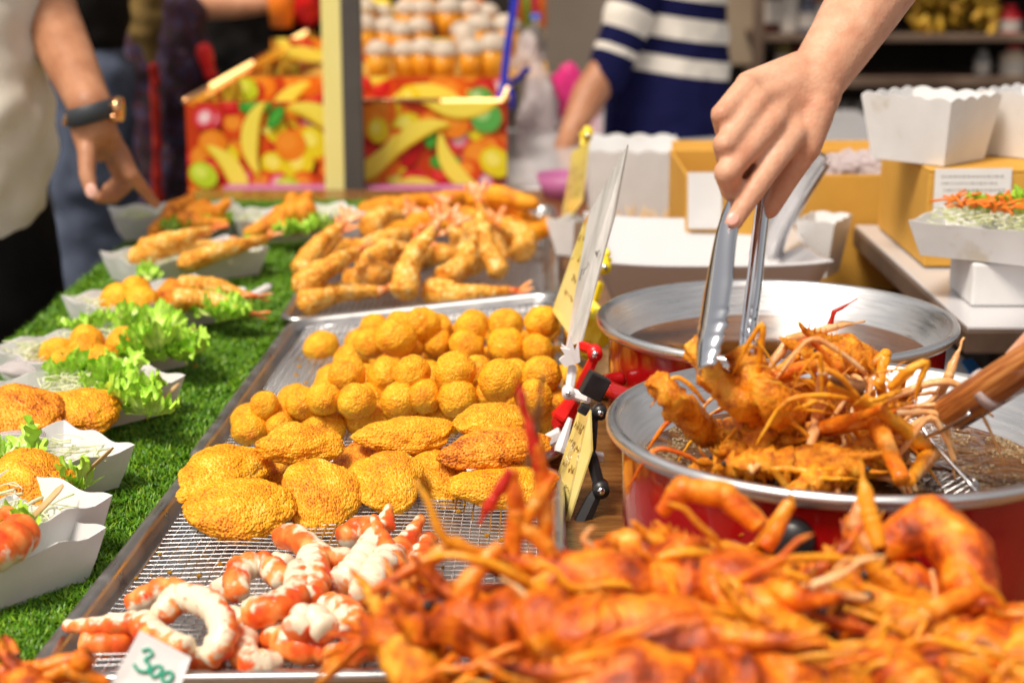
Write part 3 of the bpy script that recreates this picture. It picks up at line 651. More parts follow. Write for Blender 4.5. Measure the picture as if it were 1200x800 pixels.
surimi([(345, 742, .045), (362, 722, .05), (385, 742, .045)], r*1.2, 'stubby white surimi piece standing in the front middle', (0, .6, -.4))
surimi([(382, 712, .045), (405, 718, .05), (420, 742, .045)], r*1.3, 'curved white surimi piece with orange back on the front right', (.4, .8, .3))
surimi([(378, 772, .025), (410, 765, .027), (442, 752, .03)], r*1.25, 'orange rolled surimi piece touching the front rim on the right', (0, -.8, -.3))
surimi([(365, 695, .025), (400, 705, .025)], r*1.1, 'dark orange surimi piece buried in the shadow', (0, -.5, .8))
surimi([(255, 695, .025), (268, 688, .025)], r*1.1, 'short cream surimi stub behind the ring', (0, -.3, -.8))
surimi([(260, 745, .02), (310, 748, .02)], r*1.1, 'cream surimi piece in the gap left of the hook shaped one', (0, -.3, -.8))
surimi([(322, 650, .03), (338, 662, .032)], r*.95, 'small pointed white surimi tip at the back left', (0, -.3, -.9), (.4, 1))
surimi([(465, 655, .045), (478, 690, .03)], r*1.1, 'slim white surimi piece leaning at the right end', (.4, .2, .5), (.5, 1.2))

# ================================================================ paper boats with food
def boat(px, py, rot, L_, W_, label, H=.036, group='white paper boats standing on the turf', z0=.014, wavy=1.0):
    base = Pz(px, py, z0) if not isinstance(px, Vector) else px
    V = []; F_ = []; n = 22; flare = .012
    def loop(fl, z, wave, off):
        pts = []; hx, hy = L_/2-.014+fl-off, W_/2-.010+fl-off
        for (a, b) in (((-hx, -hy), (hx, -hy)), ((hx, -hy), (hx, hy)), ((hx, hy), (-hx, hy)), ((-hx, hy), (-hx, -hy))):
            for k in range(n):
                t = k/n; x = a[0]+(b[0]-a[0])*t; y = a[1]+(b[1]-a[1])*t
                ln = abs(b[0]-a[0])+abs(b[1]-a[1])
                pts.append(Vector((x, y, z+wave*.0035*(abs(math.sin(math.pi*t*max(2, round(ln/(.046 if H > .1 else .03))))) if H > .07 else .7+.7*math.sin(2*math.pi*t*max(1, round(ln/.055))+1)))))
        return pts
    rings = [loop(0, 0, 0, 0), loop(flare*.5, H*.5, 0, 0), loop(flare, H, wavy, 0), loop(flare, H, wavy, .0012), loop(flare*.5, H*.5, 0, .0012), loop(0, .0012, 0, .0012)]
    m = 4*n
    for r_ in rings: V += r_
    for i in range(5):
        for k in range(m): F_.append((i*m+k, i*m+(k+1) % m, (i+1)*m+(k+1) % m, (i+1)*m+k))
    F_.append(tuple(range(m-1, -1, -1))); F_.append(tuple(5*m+k for k in range(m)))
    Mx = Matrix.Translation(base) @ Matrix.Rotation(R(rot), 4, 'Z')
    o = link('paper_boat', mesh('paper_boat', V, F_, M['paper'], False), None, Mx)
    tag(o, label, 'paper tray', group); return Mx
def cabbage(Mx, x0, x1, y0, y1, z, n, label):
    mb = MB(); rs = random.Random(n)
    for i in range(n):
        c = Vector((rs.uniform(x0, x1), rs.uniform(y0, y1), z+rs.uniform(-.006, .008))); a = rs.uniform(0, 6.28); l = rs.uniform(.008, .02)
        d = Vector((math.cos(a), math.sin(a), rs.uniform(-.3, .3)))*l; u = Vector((-d.y, d.x, 0))*rs.uniform(-.5, .5)+Vector((0, 0, rs.uniform(-.002, .004)))
        mb.add(tube(smooth_path([Mx @ (c-d), Mx @ (c+u), Mx @ (c+d)], 3), rs.uniform(.0008, .0016), 4, flat=.6))
    tag(mb.build('shredded_cabbage', M['cabbage'], base=Mx.translation), label, 'shredded cabbage', kind='stuff')
def lettuce(P, size, label, seed=1, n=4, spread=None, parent=None):
    rs = random.Random(seed); mb = MB(); P = Vector(P)
    for l in range(n):
        az = rs.uniform(0, 6.28); el = rs.uniform(.15, .9); c = P+Vector((rs.uniform(-1, 1), rs.uniform(-1, 1), rs.uniform(-.2, .3)))*size*.38
        ax = Vector((math.cos(az)*math.cos(el), math.sin(az)*math.cos(el)-.2, math.sin(el))).normalized()
        sx = ax.cross(Vector((0, 0, 1))).normalized(); nn = sx.cross(ax)
        nu, nv = 16, 96; V = []; Cc = []; ph = rs.uniform(0, 9); fr = rs.choice((7, 9, 11)); s = size*rs.uniform(.9, 1.2)
        for i in range(nu):
            t = i/(nu-1)
            for j in range(nv):
                a = (j/(nv-1)-.5)*3.9; ed = t**2.2
                ruf = ed*.13*(math.sin(a*fr+ph)+.7*math.sin(a*fr*2.1+ph*2)+1.2*noise.noise((a*4, t*4, ph)))+.05*noise.noise((a*9, t*9, ph))
                rr = s*t*(1-.06*abs(a))*(1+.05*ed*math.sin(a*fr*1.6+ph)+.05*ed*math.sin(a*43)+.04*ed*noise.noise((a*30, 0, ph)))
                V.append(c + ax*math.cos(a)*rr*.85 + sx*math.sin(a)*rr*.75 + nn*(ruf*s+.30*s*t*t-.06*s))
                k = t**1.3; b = .95+.3*noise.noise((a*3, t*4, ph+4)); Cc.append(((.85-.42*k)*b+.05, (.98-.16*k)*b, (.42-.36*k)*b))
        F_ = [(i*nv+j, i*nv+j+1, (i+1)*nv+j+1, (i+1)*nv+j) for i in range(nu-1) for j in range(nv-1)]
        k0 = len(mb.v); mb.v += V; mb.f += [tuple(q+k0 for q in f) for f in F_]; mb.c += Cc
    me = mesh('lettuce', [v-P for v in mb.v], mb.f, M['lettuce'], True, mb.c)
    o = link('lettuce', me, None, Matrix.Translation(P)); return tag(o, label, 'lettuce', 'lettuce tucked into the paper boats')
def skewer(p1, p2, r, label, m='bamboo', group='bamboo picks in the paper boats', flat=.35):
    p1, p2 = Vector(p1), Vector(p2); u = (p2-p1).normalized()
    V, F_ = tube([p1, p1.lerp(p2, .5), p2-u*.006, p2], [r, r, r, r*.5], 8, flat=flat)
    o = MB().add((V, F_)).build('pick', M[m], base=p1); return tag(o, label, 'pick', group)
def sauce(P, r, label):
    V, F_ = ico(3, 1); V = [Vector((v.x*r*1.5, v.y*r, v.z*r*.5)) for v in crumb(V, Vector(), 5, [(2, .25), (5, .08)])]
    tag(link('sauce_sachet', mesh('sauce_sachet', V, F_, M['film']), None, Matrix.Translation(P)), label, 'sauce sachet')
# B1 nearest, at the left frame edge
B = boat(-38, 668, 52, .20, .12, 'nearest paper boat at the left edge, holding orange surimi', .045)
b2 = boat(-52, 700, 50, .2, .12, 'lowest paper boat under the surimi one at the left edge', .04, z0=.010)
cabbage(B, -.06, .08, -.04, .04, .036, 130, 'pale shredded cabbage in the surimi boat at the left edge')
def loc(Mx, x, y, z): return Mx @ Vector((x, y, z))
def surimi_w(P, r_, label, out, taper=(1, 1)):
    global Pz
    keep = Pz; Pz = lambda x, y, z: Vector((x, y, z))
    o = surimi([tuple(p) for p in P], r_, label, out, taper); Pz = keep; o['group'] = 'surimi in the nearest paper boat'; return o
surimi_w([Pz(-25, 650, .06), Pz(5, 640, .065), Pz(27, 622, .065)], .016, 'glossy orange surimi piece in the nearest paper boat, by the pick', (0, -.3, 1))
surimi_w([Pz(-30, 625, .055), Pz(-5, 618, .06), Pz(16, 612, .06)], .014, 'second orange surimi piece behind the one by the pick', (0, -.3, 1))
lettuce(Pz(12, 622, .055), .028, 'small bit of lettuce behind the surimi in the nearest boat', 4, 3)
skewer(Pz(30, 615, .055), Pz(74, 568, .085), .0042, 'pinkish flat pick leaning out of the nearest paper boat')
# B2
B = boat(15, 583, 47, .19, .11, 'paper boat with one large fillet, second from the camera')
fillet(Pz(-12, 572, .05), Pz(88, 552, .05), .074, .036, 25, 'single rounded golden fillet in the second paper boat', FM[1], 'fillets in the paper boats', True)
lettuce(Pz(82, 572, .04), .030, 'small lettuce frill right of the single fillet', 11, 4)
lettuce(Pz(12, 536, .045), .034, 'lettuce frill behind the single fillet at the left edge', 12, 4)
cabbage(B, -.07, .08, -.045, .03, .03, 120, 'shredded cabbage under the single fillet')
skewer(Pz(92, 562, .045), Pz(133, 524, .07), .0032, 'thin bamboo pick beside the single fillet')
# B3
B = boat(84, 492, 47, .20, .125, 'paper boat with two overlapping fillets and a broad lettuce leaf')
cabbage(B, -.08, .07, -.055, .03, .032, 260, 'shredded cabbage in front of the two overlapping fillets')
fillet(Pz(-25, 500, .055), Pz(74, 472, .06), .080, .036, 28, 'left of the two overlapping fillets, cut by the picture edge', FD[0], 'fillets in the paper boats')
fillet(Pz(50, 490, .05), Pz(142, 468, .055), .074, .034, 25, 'right of the two overlapping fillets, next to the lettuce', FM[4], 'fillets in the paper boats', True)
for k, (x, y, s) in enumerate(((150, 470, .036), (165, 482, .034), (135, 452, .036), (110, 440, .032), (75, 442, .026))): lettuce(Pz(x, y, .045), s, ['bright lettuce frill at the right tip behind the two fillets', 'lowest lettuce frill of the two fillet boat, over its right wall', 'upright lettuce frill behind the right fillet', 'lettuce frill between the two fillet boat and the six balls', 'small lettuce frill above the left fillet'][k], 20+k, 4)
skewer(Pz(178, 480, .035), Pz(210, 449, .055), .0022, 'split bamboo pick at the tip of the two fillet boat')
sauce(Pz(22, 512, .045), .016, 'clear sauce sachet in front of the two overlapping fillets')
# B4
B = boat(112, 436, 45, .205, .12, 'paper boat with six round balls and a big ruffled lettuce')
cabbage(B, -.09, .08, -.045, .045, .03, 260, 'shredded cabbage around the six balls')
for (x, y, z, l) in ((68, 415, .05, 'back left'), (78, 428, .05, 'front left'), (102, 402, .055, 'back middle'), (118, 425, .05, 'front right'), (145, 404, .055, 'back right'), (100, 412, .06, 'centre')):
    ball(Pz(x, y, z), .98, 'golden ball at the %s of the six in the boat with the big lettuce' % l, 'balls in the six ball boat')
for k, (x, y, s) in enumerate(((178, 395, .042), (200, 415, .040), (222, 412, .034), (168, 415, .036))): lettuce(Pz(x, y, .045), s, ['top frill of the big ruffled lettuce', 'middle frill of the big ruffled lettuce', 'right hanging frill of the big ruffled lettuce', 'left frill of the big lettuce touching the balls'][k], 40+k, 5)
lettuce(Pz(88, 388, .045), .028, 'dark lettuce frill behind the balls on the left', 50, 3); lettuce(Pz(125, 385, .045), .026, 'dark lettuce frill behind the balls in the middle', 51, 3)
skewer(Pz(205, 398, .05), Pz(232, 384, .06), .003, 'blunt bamboo pick above the big ruffled lettuce')
sauce(Pz(30, 432, .04), .02, 'clear sachet on the empty left end of the six ball boat')
# B5
B = boat(183, 378, 42, .20, .12, 'paper boat with mixed balls and shrimps and a white pick')
cabbage(B, -.09, .08, -.05, .04, .03, 220, 'shredded cabbage in the mixed boat')
for (x, y, z, r_, l) in ((138, 352, .05, 1.1, 'front left'), (164, 355, .05, 1.15, 'front right'), (158, 342, .058, 1.0, 'back')): ball(Pz(x, y, z), r_, 'large golden ball at the %s of the three in the mixed boat' % l, 'balls in the mixed boat')
G = 'shrimps in the paper boats'
fillet(Pz(178, 352, .05), Pz(232, 342, .055), .05, .036, 20, 'short fillet between the balls and shrimps in the mixed boat', FD[1], 'fillets in the paper boats')
shrimp(Pz(200, 352, .055), Pz(292, 368, .04), 'shrimp in the mixed boat with its tail hanging over the lettuce', G, .95)
shrimp(Pz(205, 338, .06), Pz(294, 348, .05), 'upper shrimp in the mixed boat, tail toward the white pick', G, .95)
for k, (x, y, s) in enumerate(((232, 358, .034), (252, 366, .034), (268, 370, .028))): lettuce(Pz(x, y, .04), s, ['left frill under the shrimp tails', 'middle frill under the shrimp tails', 'right frill under the shrimp tails'][k]+' of the mixed boat', 60+k, 5)
skewer(Pz(285, 352, .035), Pz(318, 334, .045), .005, 'flat white pick pointing right from the mixed boat', 'paper')
# B6
B = boat(218, 324, 38, .21, .12, 'paper boat with three shrimps side by side')
cabbage(B, -.09, .08, -.05, .05, .03, 200, 'shredded cabbage under the three shrimps')
shrimp(Pz(152, 306, .05), Pz(262, 286, .06), 'front left shrimp of the three in one boat', G, 1.0)
shrimp(Pz(160, 294, .06), Pz(250, 270, .075), 'back left shrimp of the three, its red tail raised', G, 1.0)
shrimp(Pz(208, 312, .05), Pz(318, 278, .065), 'right shrimp of the three with a long pale tail', G, .95)
lettuce(Pz(180, 326, .04), .026, 'thin lettuce frill in front of the three shrimps', 71, 3); lettuce(Pz(290, 292, .04), .022, 'light lettuce frill at the right tip of the three shrimp boat', 72, 3)
# B7, B8
def softcrab(pts, rads, label, seed):
    """battered whole piece: body with several legs, fused"""
    base = pts[0]; caps = []
    for (a, ra, b, rb) in rads: caps.append((Pz(*a), ra, Pz(*b), rb))
    o = blob('battered_piece', caps, .0028, M['fillet_dark'], 2, disp=.006); return tag(o, label, 'fried piece', 'battered pieces in the hindmost boats')
B = boat(208, 272, 20, .21, .12, 'hindmost left paper boat under the pointing finger')
cabbage(B, -.09, .09, -.05, .05, .03, 160, 'pale cabbage in the hindmost left boat')
softcrab([(0, 0)], [((182, 272, .04), .010, (205, 245, .06), .016), ((205, 245, .06), .016, (222, 236, .07), .010), ((215, 262, .05), .018, (250, 252, .055), .018), ((250, 252, .055), .012, (266, 238, .075), .007), ((225, 250, .06), .014, (240, 240, .07), .012), ((230, 262, .05), .015, (262, 262, .05), .010)], 'jagged orange battered piece in the hindmost left boat', 2)
for k, (x, y) in enumerate(((205, 270), (232, 268), (262, 264))): lettuce(Pz(x, y, .04), .026, ['left', 'middle', 'right'][k]+' lettuce frill of the hindmost left boat', 80+k, 4)
B = boat(345, 276, 22, .21, .12, 'hindmost right paper boat beside the yellow post')
cabbage(B, -.09, .09, -.05, .05, .03, 160, 'pale cabbage in the hindmost right boat')
softcrab([(0, 0)], [((292, 272, .04), .010, (330, 256, .06), .018), ((330, 256, .06), .02, (358, 248, .07), .018), ((352, 246, .07), .018, (362, 230, .09), .008), ((340, 250, .07), .012, (342, 232, .09), .007), ((330, 265, .05), .012, (365, 262, .05), .016)], 'tall spiky orange battered piece beside the yellow post', 5)
for k, (x, y) in enumerate(((332, 272), (355, 272), (380, 268))): lettuce(Pz(x, y, .045), .028, ['left', 'middle', 'right'][k]+' lettuce frill of the hindmost right boat', 90+k, 4)

# ================================================================ fryers
def fryer(cx, cy, zr, label, oil, zo, handle_a):
    root = thing('electric_fryer', label, 'fryer', Vector((cx, cy, 0)), 'red electric fryers')
    c = (cx, cy, zr)
    MB().add(lathe([(.150, -.140), (.160, -.135), (.1655, -.12), (.1675, -.02), (.1675, -.0075)], 96, c)).build('body', M['red'], root)
    MB().add(lathe([(.168, -.009), (.176, -.007), (.1795, -.003), (.180, .0015), (.178, .0045), (.1745, .0050), (.171, .003), (.169, -.001), (.160, -.016), (.148, -.042), (.132, -.075), (.10, -.098), (.0, -.104)], 128, c)).build('pan', M['spun'], root)
    V, F_ = lathe([(.0001, 0)]+[(.1545*k/14, 0) for k in range(1, 15)], 96, (cx, cy, zr+zo)); 
    MB().add((V, F_)).build('oil', M[oil], root)
    for a in handle_a:
        a = R(a); d = Vector((math.cos(a), math.sin(a), 0)); s = Vector((-d.y, d.x, 0)); p = Vector((cx, cy, zr-.045))+d*.166
        hb = tube(smooth_path([p-s*.038, p-s*.034+d*.022, p+d*.032, p+s*.034+d*.022, p+s*.038], 5), .0085, 12)
        MB().add(hb).build('handle', M['red'], root)
    for k in range(4):
        a = R(45+90*k); MB().add(lathe([(.0, -.012), (.012, -.012), (.014, 0), (0, 0)], 14, (cx+.12*math.cos(a), cy+.12*math.sin(a), .012))).build('foot', M['blackplastic'], root)
    return root
FRC = Pz(992, 497, .15); RRC = Pz(909, 375, .125)
fr = fryer(FRC.x, FRC.y, .15, 'front red electric fryer full of bubbling oil and river prawns', 'oil_boil', -.031, (100,))
rr_ = fryer(RRC.x, RRC.y, .125, 'rear red electric fryer with still dark oil', 'oil_calm', -.030, (214,))
# black side handle and dial on the front fryer
a = R(-28); d = Vector((math.cos(a), math.sin(a), 0)); p = Vector((FRC.x, FRC.y, .10))+d*.18
MB().add(bevbox(p, (.05, .03, .07), .006, M=Matrix.Rotation(a, 4, 'Z'))).build('side_grip', M['blackplastic'], fr)
a = R(-112); d = Vector((math.cos(a), math.sin(a), 0)); p = Vector((FRC.x, FRC.y, .118))+d*.168
V, F_ = lathe([(0, 0), (.015, 0), (.015, .005), (.012, .011), (0, .012)], 28); Mx = Matrix.Translation(p) @ d.to_track_quat('Z', 'Y').to_matrix().to_4x4()
MB().add(([Mx @ v for v in V], F_)).build('control_knob', M['blackplastic'], fr)
# bubbles on the boiling oil
mb = MB(); V0, F0 = ico(1, 1); rs = random.Random(5)
for i in range(5200):
    a = rs.uniform(0, 6.28); q = rs.random()
    rad = .150*math.sqrt(q) if rs.random() < .45 else rs.uniform(.125, .152)
    if fn((math.cos(a)*rad, math.sin(a)*rad, 0), 30, 2) < -.05: continue
    s = rs.uniform(.0004, .0013)*(1 if rs.random() < .85 else 1.6); p = Vector((FRC.x+math.cos(a)*rad, FRC.y+math.sin(a)*rad, .119+s*.2))
    mb.add(([p+v*s for v in V0], F0))
M['bubble'] = mat('oil_foam', (.85, .70, .45), .05, trans=.75, ior=1.3)
tag(mb.build('bubbles', M['bubble'], fr), kind='stuff')

# ================================================================ river prawns
def ptube(pts, rad, seg=9, k=4, s=1, amp=.0008, flat=1):
    V, F_ = tube(smooth_path(pts, k), rad, seg, flat=flat); return [v+Vector((fn(v, 160, s), fn(v, 160, s+3), fn(v, 160, s+5)))*amp*1.6 for v in V], F_
def prawn_proto(seed, curl):
    rs = random.Random(seed); out = []
    # carapace
    P = []; Rr = []
    for i in range(26):
        t = i/25; P.append(Vector((.078*t, 0, .004*math.sin(t*3)))); Rr.append(.0195*(math.sin(math.pi*(.22+.62*t))**.8)*(1-.25*t**4)*(1 if i not in (0, 25) else .5))
    V, F_ = tube(P, Rr, 24, flat=1.0); V = crumb(V, lambda v: Vector((v.x, 0, 0)), seed, [(45, .0034), (110, .0026), (240, .0016)])
    mb = MB().add((V, F_)); ros = [Vector((.045, 0, .018)), Vector((.07, 0, .017)), Vector((.088, 0, .022)), Vector((.100, 0, .030))]
    mb.add(ptube(ros, [.004, .006, .0035, .0008], 6, 4, seed))
    for k in range(6): mb.add(tube([(.050+.007*k, 0, .018+.0008*k), (.053+.007*k, 0, .025+.0012*k)], [.0016, .0003], 5))
    for y in (-1, 1):
        out.append(('eye', mesh('eye', [Vector((.078, .0095*y, .009))+v*.0030 for v in ico(2, 1)[0]], ico(2, 1)[1], M['blackplastic'])))
        mb.add(ptube([(.07, .006*y, .004), (.09, .011*y, .006), (.104, .012*y, .010)], [.005, .006, .001], 7, 3, seed, flat=.4))
    out.append(('carapace', mesh('carapace', mb.v, mb.f, M['prawn'])))
    # abdomen
    P = []; Rr = []; p = Vector((.004, 0, 0)); a = math.pi-.1; n = 60
    for i in range(n):
        t = i/(n-1); ph = (t*6) % 1; P.append(p.copy()); Rr.append(.0175*(1-.48*t)*(.84+.24*(1-ph)**.7))
        a += curl/n; p = p+Vector((math.cos(a), 0, math.sin(a)))*(.115/n)
    V, F_ = tube(P, Rr, 22, up=(0, 1, 0)); V = [v+Vector((fn(v, 90, seed), fn(v, 90, seed+2), fn(v, 90, seed+4)))*.0042+Vector((fn(v, 210, seed), fn(v, 210, seed+2), fn(v, 210, seed+4)))*.0024 for v in V]
    mb = MB().add((V, F_)); end = P[-1]; dr = Vector((math.cos(a), 0, math.sin(a))); nz = Vector((-dr.z, 0, dr.x))
    for k in range(5):
        i = 5+k*10; q = P[i]; dn = -(P[i+1]-P[i]).cross(Vector((0, 1, 0))).normalized(); dn = dn if (dn.z < 0 or k > 3) else -dn
        for y in (-1, 1): mb.add(ptube([q+Vector((0, .011*y, 0))+dn*.010, q+Vector((0, .012*y, 0))+dn*.024], [.004, .0012], 6, 3, seed, flat=.4))
    out.append(('abdomen', mesh('abdomen', mb.v, mb.f, M['prawn'])))
    mb = MB()
    for k, y in enumerate((-34, -17, 0, 17, 34)):
        a2 = R(y); d2 = dr*math.cos(a2)+Vector((0, 1, 0))*math.sin(a2)
        mb.add(ptube([end, end+d2*.012+nz*.001, end+d2*.026+nz*rs.uniform(0, .004), end+d2*.038+nz*rs.uniform(-.003, .006)], [.004, .0085, .009, .003], 9, 4, seed+k, flat=.22))
    out.append(('tail_fan', mesh('tail_fan', mb.v, mb.f, M['claw'])))
    # walking legs
    for k in range(3):
        for y in (-1, 1):
            o = Vector((.022+.014*k, .011*y, -.010)); f = rs.uniform(-.4, .8)
            pts = [o, o+Vector((.008*f, .022*y, .004)), o+Vector((.022*f+.006, .034*y, -.018)), o+Vector((.030*f+.012, .038*y+rs.uniform(-.01, .01), -.040))]
            out.append(('leg', mesh('leg', *ptube(pts, [.0030, .0028, .0022, .0007], 7, 4, seed+k), M['claw'])))
    for y in (-1, 1):
        o = Vector((.064, .010*y, -.008)); sx = rs.uniform(.7, 1.2)
        j1 = o+Vector((.030, .024*y*sx, .006)); j2 = j1+Vector((.045, .012*y, .018*rs.uniform(-.6, 1.2))); j3 = j2+Vector((.03*rs.uniform(-.8, 1), -.02*y*rs.uniform(-1, 1), .038*rs.uniform(-.2, 1.2))); j4 = j3+(j3-j2)*.8+Vector((0, 0, -.006))
        mb = MB().add(ptube([o, j1], [.0040, .0052], 9, 4, seed)).add(ptube([j1, j2], [.0048, .0060], 9, 4, seed+1)).add(ptube([j2, j3], [.0052, .0068], 9, 4, seed+2))
        mb.add(ptube([j3, (j3+j4)/2+Vector((.003, .003, .002)), j4], [.0045, .0032, .0008], 7, 4, seed)).add(ptube([j3, (j3+j4)/2-Vector((.003, .004, .001)), j4-Vector((.002, 0, 0))], [.0038, .0028, .0006], 7, 4, seed))
        out.append(('claw_arm', mesh('claw_arm', mb.v, mb.f, M['claw'])))
        mb = MB().add(tube(smooth_path([(.076, .005*y, .004), (.11, .02*y, .03), (.10+.04*rs.random(), .06*y, .045), (.06, .09*y*rs.uniform(.5, 1.1), .03)], 6), [.0014, .001, .0007, .0003], 5))
        out.append(('antenna', mesh('antenna', mb.v, mb.f, M['claw_red'])))
    return out
PP = [prawn_proto(3, 1.3), prawn_proto(4, 2.3), prawn_proto(5, .7), prawn_proto(6, 3.0)]
def swapmat(me, m):
    me2 = me.copy(); me2.materials.clear(); me2.materials.append(M[m]); return me2
PG = [[(n, swapmat(me, {'carapace': 'oilfry', 'abdomen': 'oilfry', 'tail_fan': 'oilfry', 'leg': 'claw_pale', 'claw_arm': 'claw_gold', 'antenna': 'claw_gold', 'eye': 'blackplastic'}[n])) for n, me in pr] for pr in PP]
PB = [[(n, swapmat(me, 'oilfry') if n in ('carapace', 'abdomen') else me) for n, me in pr] for pr in PP]
def curved_leg(parent, p, d, e_, r0, m, s):
    mb = MB(); mb.add(ptube([p, p+d*.5+Vector((0, -.002, .004)), p+d, p+d+e_*.55, p+d+e_+Vector((0, 0, -.006))], [r0*.8, r0, r0*.95, r0*.7, r0*.2], 8, 4, s, .0005)); mb.build('leg', M[m], parent)
def prawn(p_tail, p_head, up, proto, label, group, protos=PP, s=1.0, skip=()):
    Mx = frame(p_tail, p_head, up); Mx = Mx @ Matrix.Translation((-.035*s, 0, 0)) @ Matrix.Diagonal((s, s, s, 1))
    root = thing('river_prawn', label, 'prawn', Mx, group)
    for n, me in protos[proto]:
        if n not in skip: link(n, me, root, Mx)
    return root
AS = [1.0]
def arm(parent, pts, rad, m='claw', name='claw_arm', seg=10, s=1, label=None):
    rad = [q*AS[0] for q in rad]
    base = Vector(pts[0]); V, F_ = MB().v, []
    mb = MB()
    for i in range(len(pts)-1):
        a, b = Vector(pts[i]), Vector(pts[i+1]); r0 = rad[i]; r1 = rad[i+1]
        mb.add(ptube([a-(b-a)*.03, a.lerp(b, .3), a.lerp(b, .7), b+(b-a)*.03], [r0*.9, r0, r1*1.02, r1*.95], seg, 4, s+i, .0007))
        mb.add(([b+v*r1*1.08 for v in ico(2, 1)[0]], ico(2, 1)[1])) if i < len(pts)-2 else None
    o = mb.build(name, M[m], parent)
    if label: o['label'] = label
    return o
GF = 'fried river prawns heaped in the foreground'
# platter under the heap
pl = thing('serving_tray', 'wide dark tray carrying the foreground heap of fried prawns', 'tray', Vector((.36, .80, 0)))
MB().add(lathe([(.0, .004), (.20, .004), (.235, .018), (.245, .020), (.243, .0235), (.20, .010), (0, .009)], 64, (.30, .78, 0))).build('dish', M['steel'], pl)
# key prawns: (tail xy px, Y), head etc. coordinates through depth planes Y
A = prawn(Py(760, 690, .90), Py(640, 690, .90), (0, -.25, 1), 2, 'large orange prawn with raised red pincers on the left of the heap', GF, s=1.0, skip=('claw_arm', 'antenna'))
arm(A, [Py(560, 650, .89), Py(532, 638, .89), Py(438, 692, .87)], [.0042, .005, .0028], 'claw', label='feeler arm stretching left over the white surimi')
arm(A, [Py(585, 640, .88), Py(540, 690, .87), Py(575, 712, .87), Py(660, 745, .86), Py(735, 805, .85)], [.0045, .0055, .0055, .0068, .006], 'claw', label='long bent arm running down to the right across the heap')
arm(A, [Py(598, 660, .9), Py(606, 600, .9), Py(600, 552, .9)], [.0055, .0055, .0035], 'claw')
arm(A, [Py(600, 552, .9), Py(578, 585, .9), Py(562, 612, .9)], [.0042, .0035, .0012], 'claw_red', name='pincer', label='dark red pincer finger pointing down left')
arm(A, [Py(606, 610, .9), Py(640, 640, .9), Py(672, 690, .9)], [.005, .005, .004], 'claw')
arm(A, [Py(640, 640, .905), Py(636, 565, .905), Py(628, 520, .905)], [.0048, .005, .0042], 'claw')
arm(A, [Py(640, 580, .905), Py(630, 535, .905), Py(612, 470, .905), Py(605, 445, .905)], [.005, .0042, .0026, .0008], 'claw_red', name='pincer', label='long dark red pincer finger pointing straight up')
arm(A, [Py(622, 545, .905), Py(628, 500, .905), Py(636, 440, .905)], [.003, .0024, .0012], 'claw_dark', name='pincer', label='thin charred pincer finger beside the red one')
arm(A, [Py(590, 650, .9), Py(628, 590, .9), Py(650, 555, .9)], [.004, .004, .003], 'claw')
fpn = [0]
def fp(t, h, Y1, Y2, up, pr, label, s=1.0, skip=('claw_arm', 'antenna')):
    fpn[0] += 1; dy = 18 if t[1] < 720 else 6; return prawn(Py(t[0], t[1]+dy, Y1), Py(h[0], h[1]+dy, Y2), up, pr, label, GF, [PP, PP, PB][fpn[0] % 3], s=s, skip=skip)
fp((800, 655), (930, 720), .93, .86, (.2, -.5, 1), 0, 'broad backed prawn in the middle of the heap with its head toward the lower right', 1.25)
fp((900, 668), (800, 655), .96, .95, (0, -.2, 1), 1, 'prawn behind the broad backed one, head to the left', 1.05)
Cc = fp((1085, 700), (1050, 665), .93, .95, (.6, -.3, .8), 3, 'arched prawn on the right of the heap, curling down', .9, ('claw_arm', 'antenna', 'abdomen', 'tail_fan', 'leg'))
arm(Cc, [Py(1035, 640, .95), Py(1090, 612, .95), Py(1130, 650, .93), Py(1145, 720, .9)], [.013, .016, .017, .015], 'prawn', name='abdomen')
arm(Cc, [Py(1030, 640, .94), Py(1018, 600, .95), Py(1008, 540, .96)], [.0055, .0055, .0012], 'claw_gold', label='orange pincer rising in front of the fryer rim')
arm(Cc, [Py(1020, 650, .94), Py(1002, 615, .95), Py(1012, 568, .96)], [.005, .0045, .002], 'claw_pale')
fp((985, 690), (1000, 630), .95, .96, (-.5, -.4, .7), 2, 'small upright prawn head between the broad backed and the arched prawn', .55, ('claw_arm', 'antenna'))
K = fp((880, 655), (820, 640), .95, .96, (0, -.2, 1), 1, 'prawn at the top of the heap whose arms curl in front of the red fryer', .7)
arm(K, [Py(775, 600, .97), Py(800, 572, .97), Py(850, 580, .97), Py(888, 615, .96)], [.005, .0075, .0080, .006], 'claw', label='arm curling over the top of the heap')
arm(K, [Py(830, 572, .97), Py(868, 590, .97), Py(905, 625, .96)], [.005, .0055, .004], 'claw')
arm(K, [Py(895, 640, .96), Py(925, 590, .97)], [.007, .005], 'claw')
arm(None if False else Cc, [Py(1150, 690, .9), Py(1080, 720, .88), Py(1030, 760, .86)], [.006, .006, .003], 'claw')
fp((700, 740), (860, 770), .84, .82, (0, -.5, 1), 2, 'yellowish prawn at the bottom middle of the heap', 1.2)
fp((620, 770), (540, 720), .86, .87, (-.2, -.4, 1), 0, 'prawn in the lower left of the heap with its head up', .95)
D = fp((500, 800), (470, 715), .86, .90, (-.9, -.3, .5), 2, 'leftmost upright prawn head beside the surimi pieces', .85, ('claw_arm', 'antenna'))
arm(D, [Py(470, 730, .88), Py(478, 690, .89), Py(492, 672, .89)], [.005, .0045, .0015], 'claw')
arm(D, [Py(500, 740, .88), Py(505, 690, .89), Py(490, 660, .89)], [.005, .0045, .0015], 'claw_red', name='pincer')
fp((1170, 760), (1090, 800), .86, .84, (0, -.6, 1), 1, 'prawn in the lower right with its tail to the right edge', 1.1)
fp((1240, 735), (1165, 745), .92, .88, (.2, -.3, 1), 2, 'prawn at the right picture edge above the lower right one', .9)
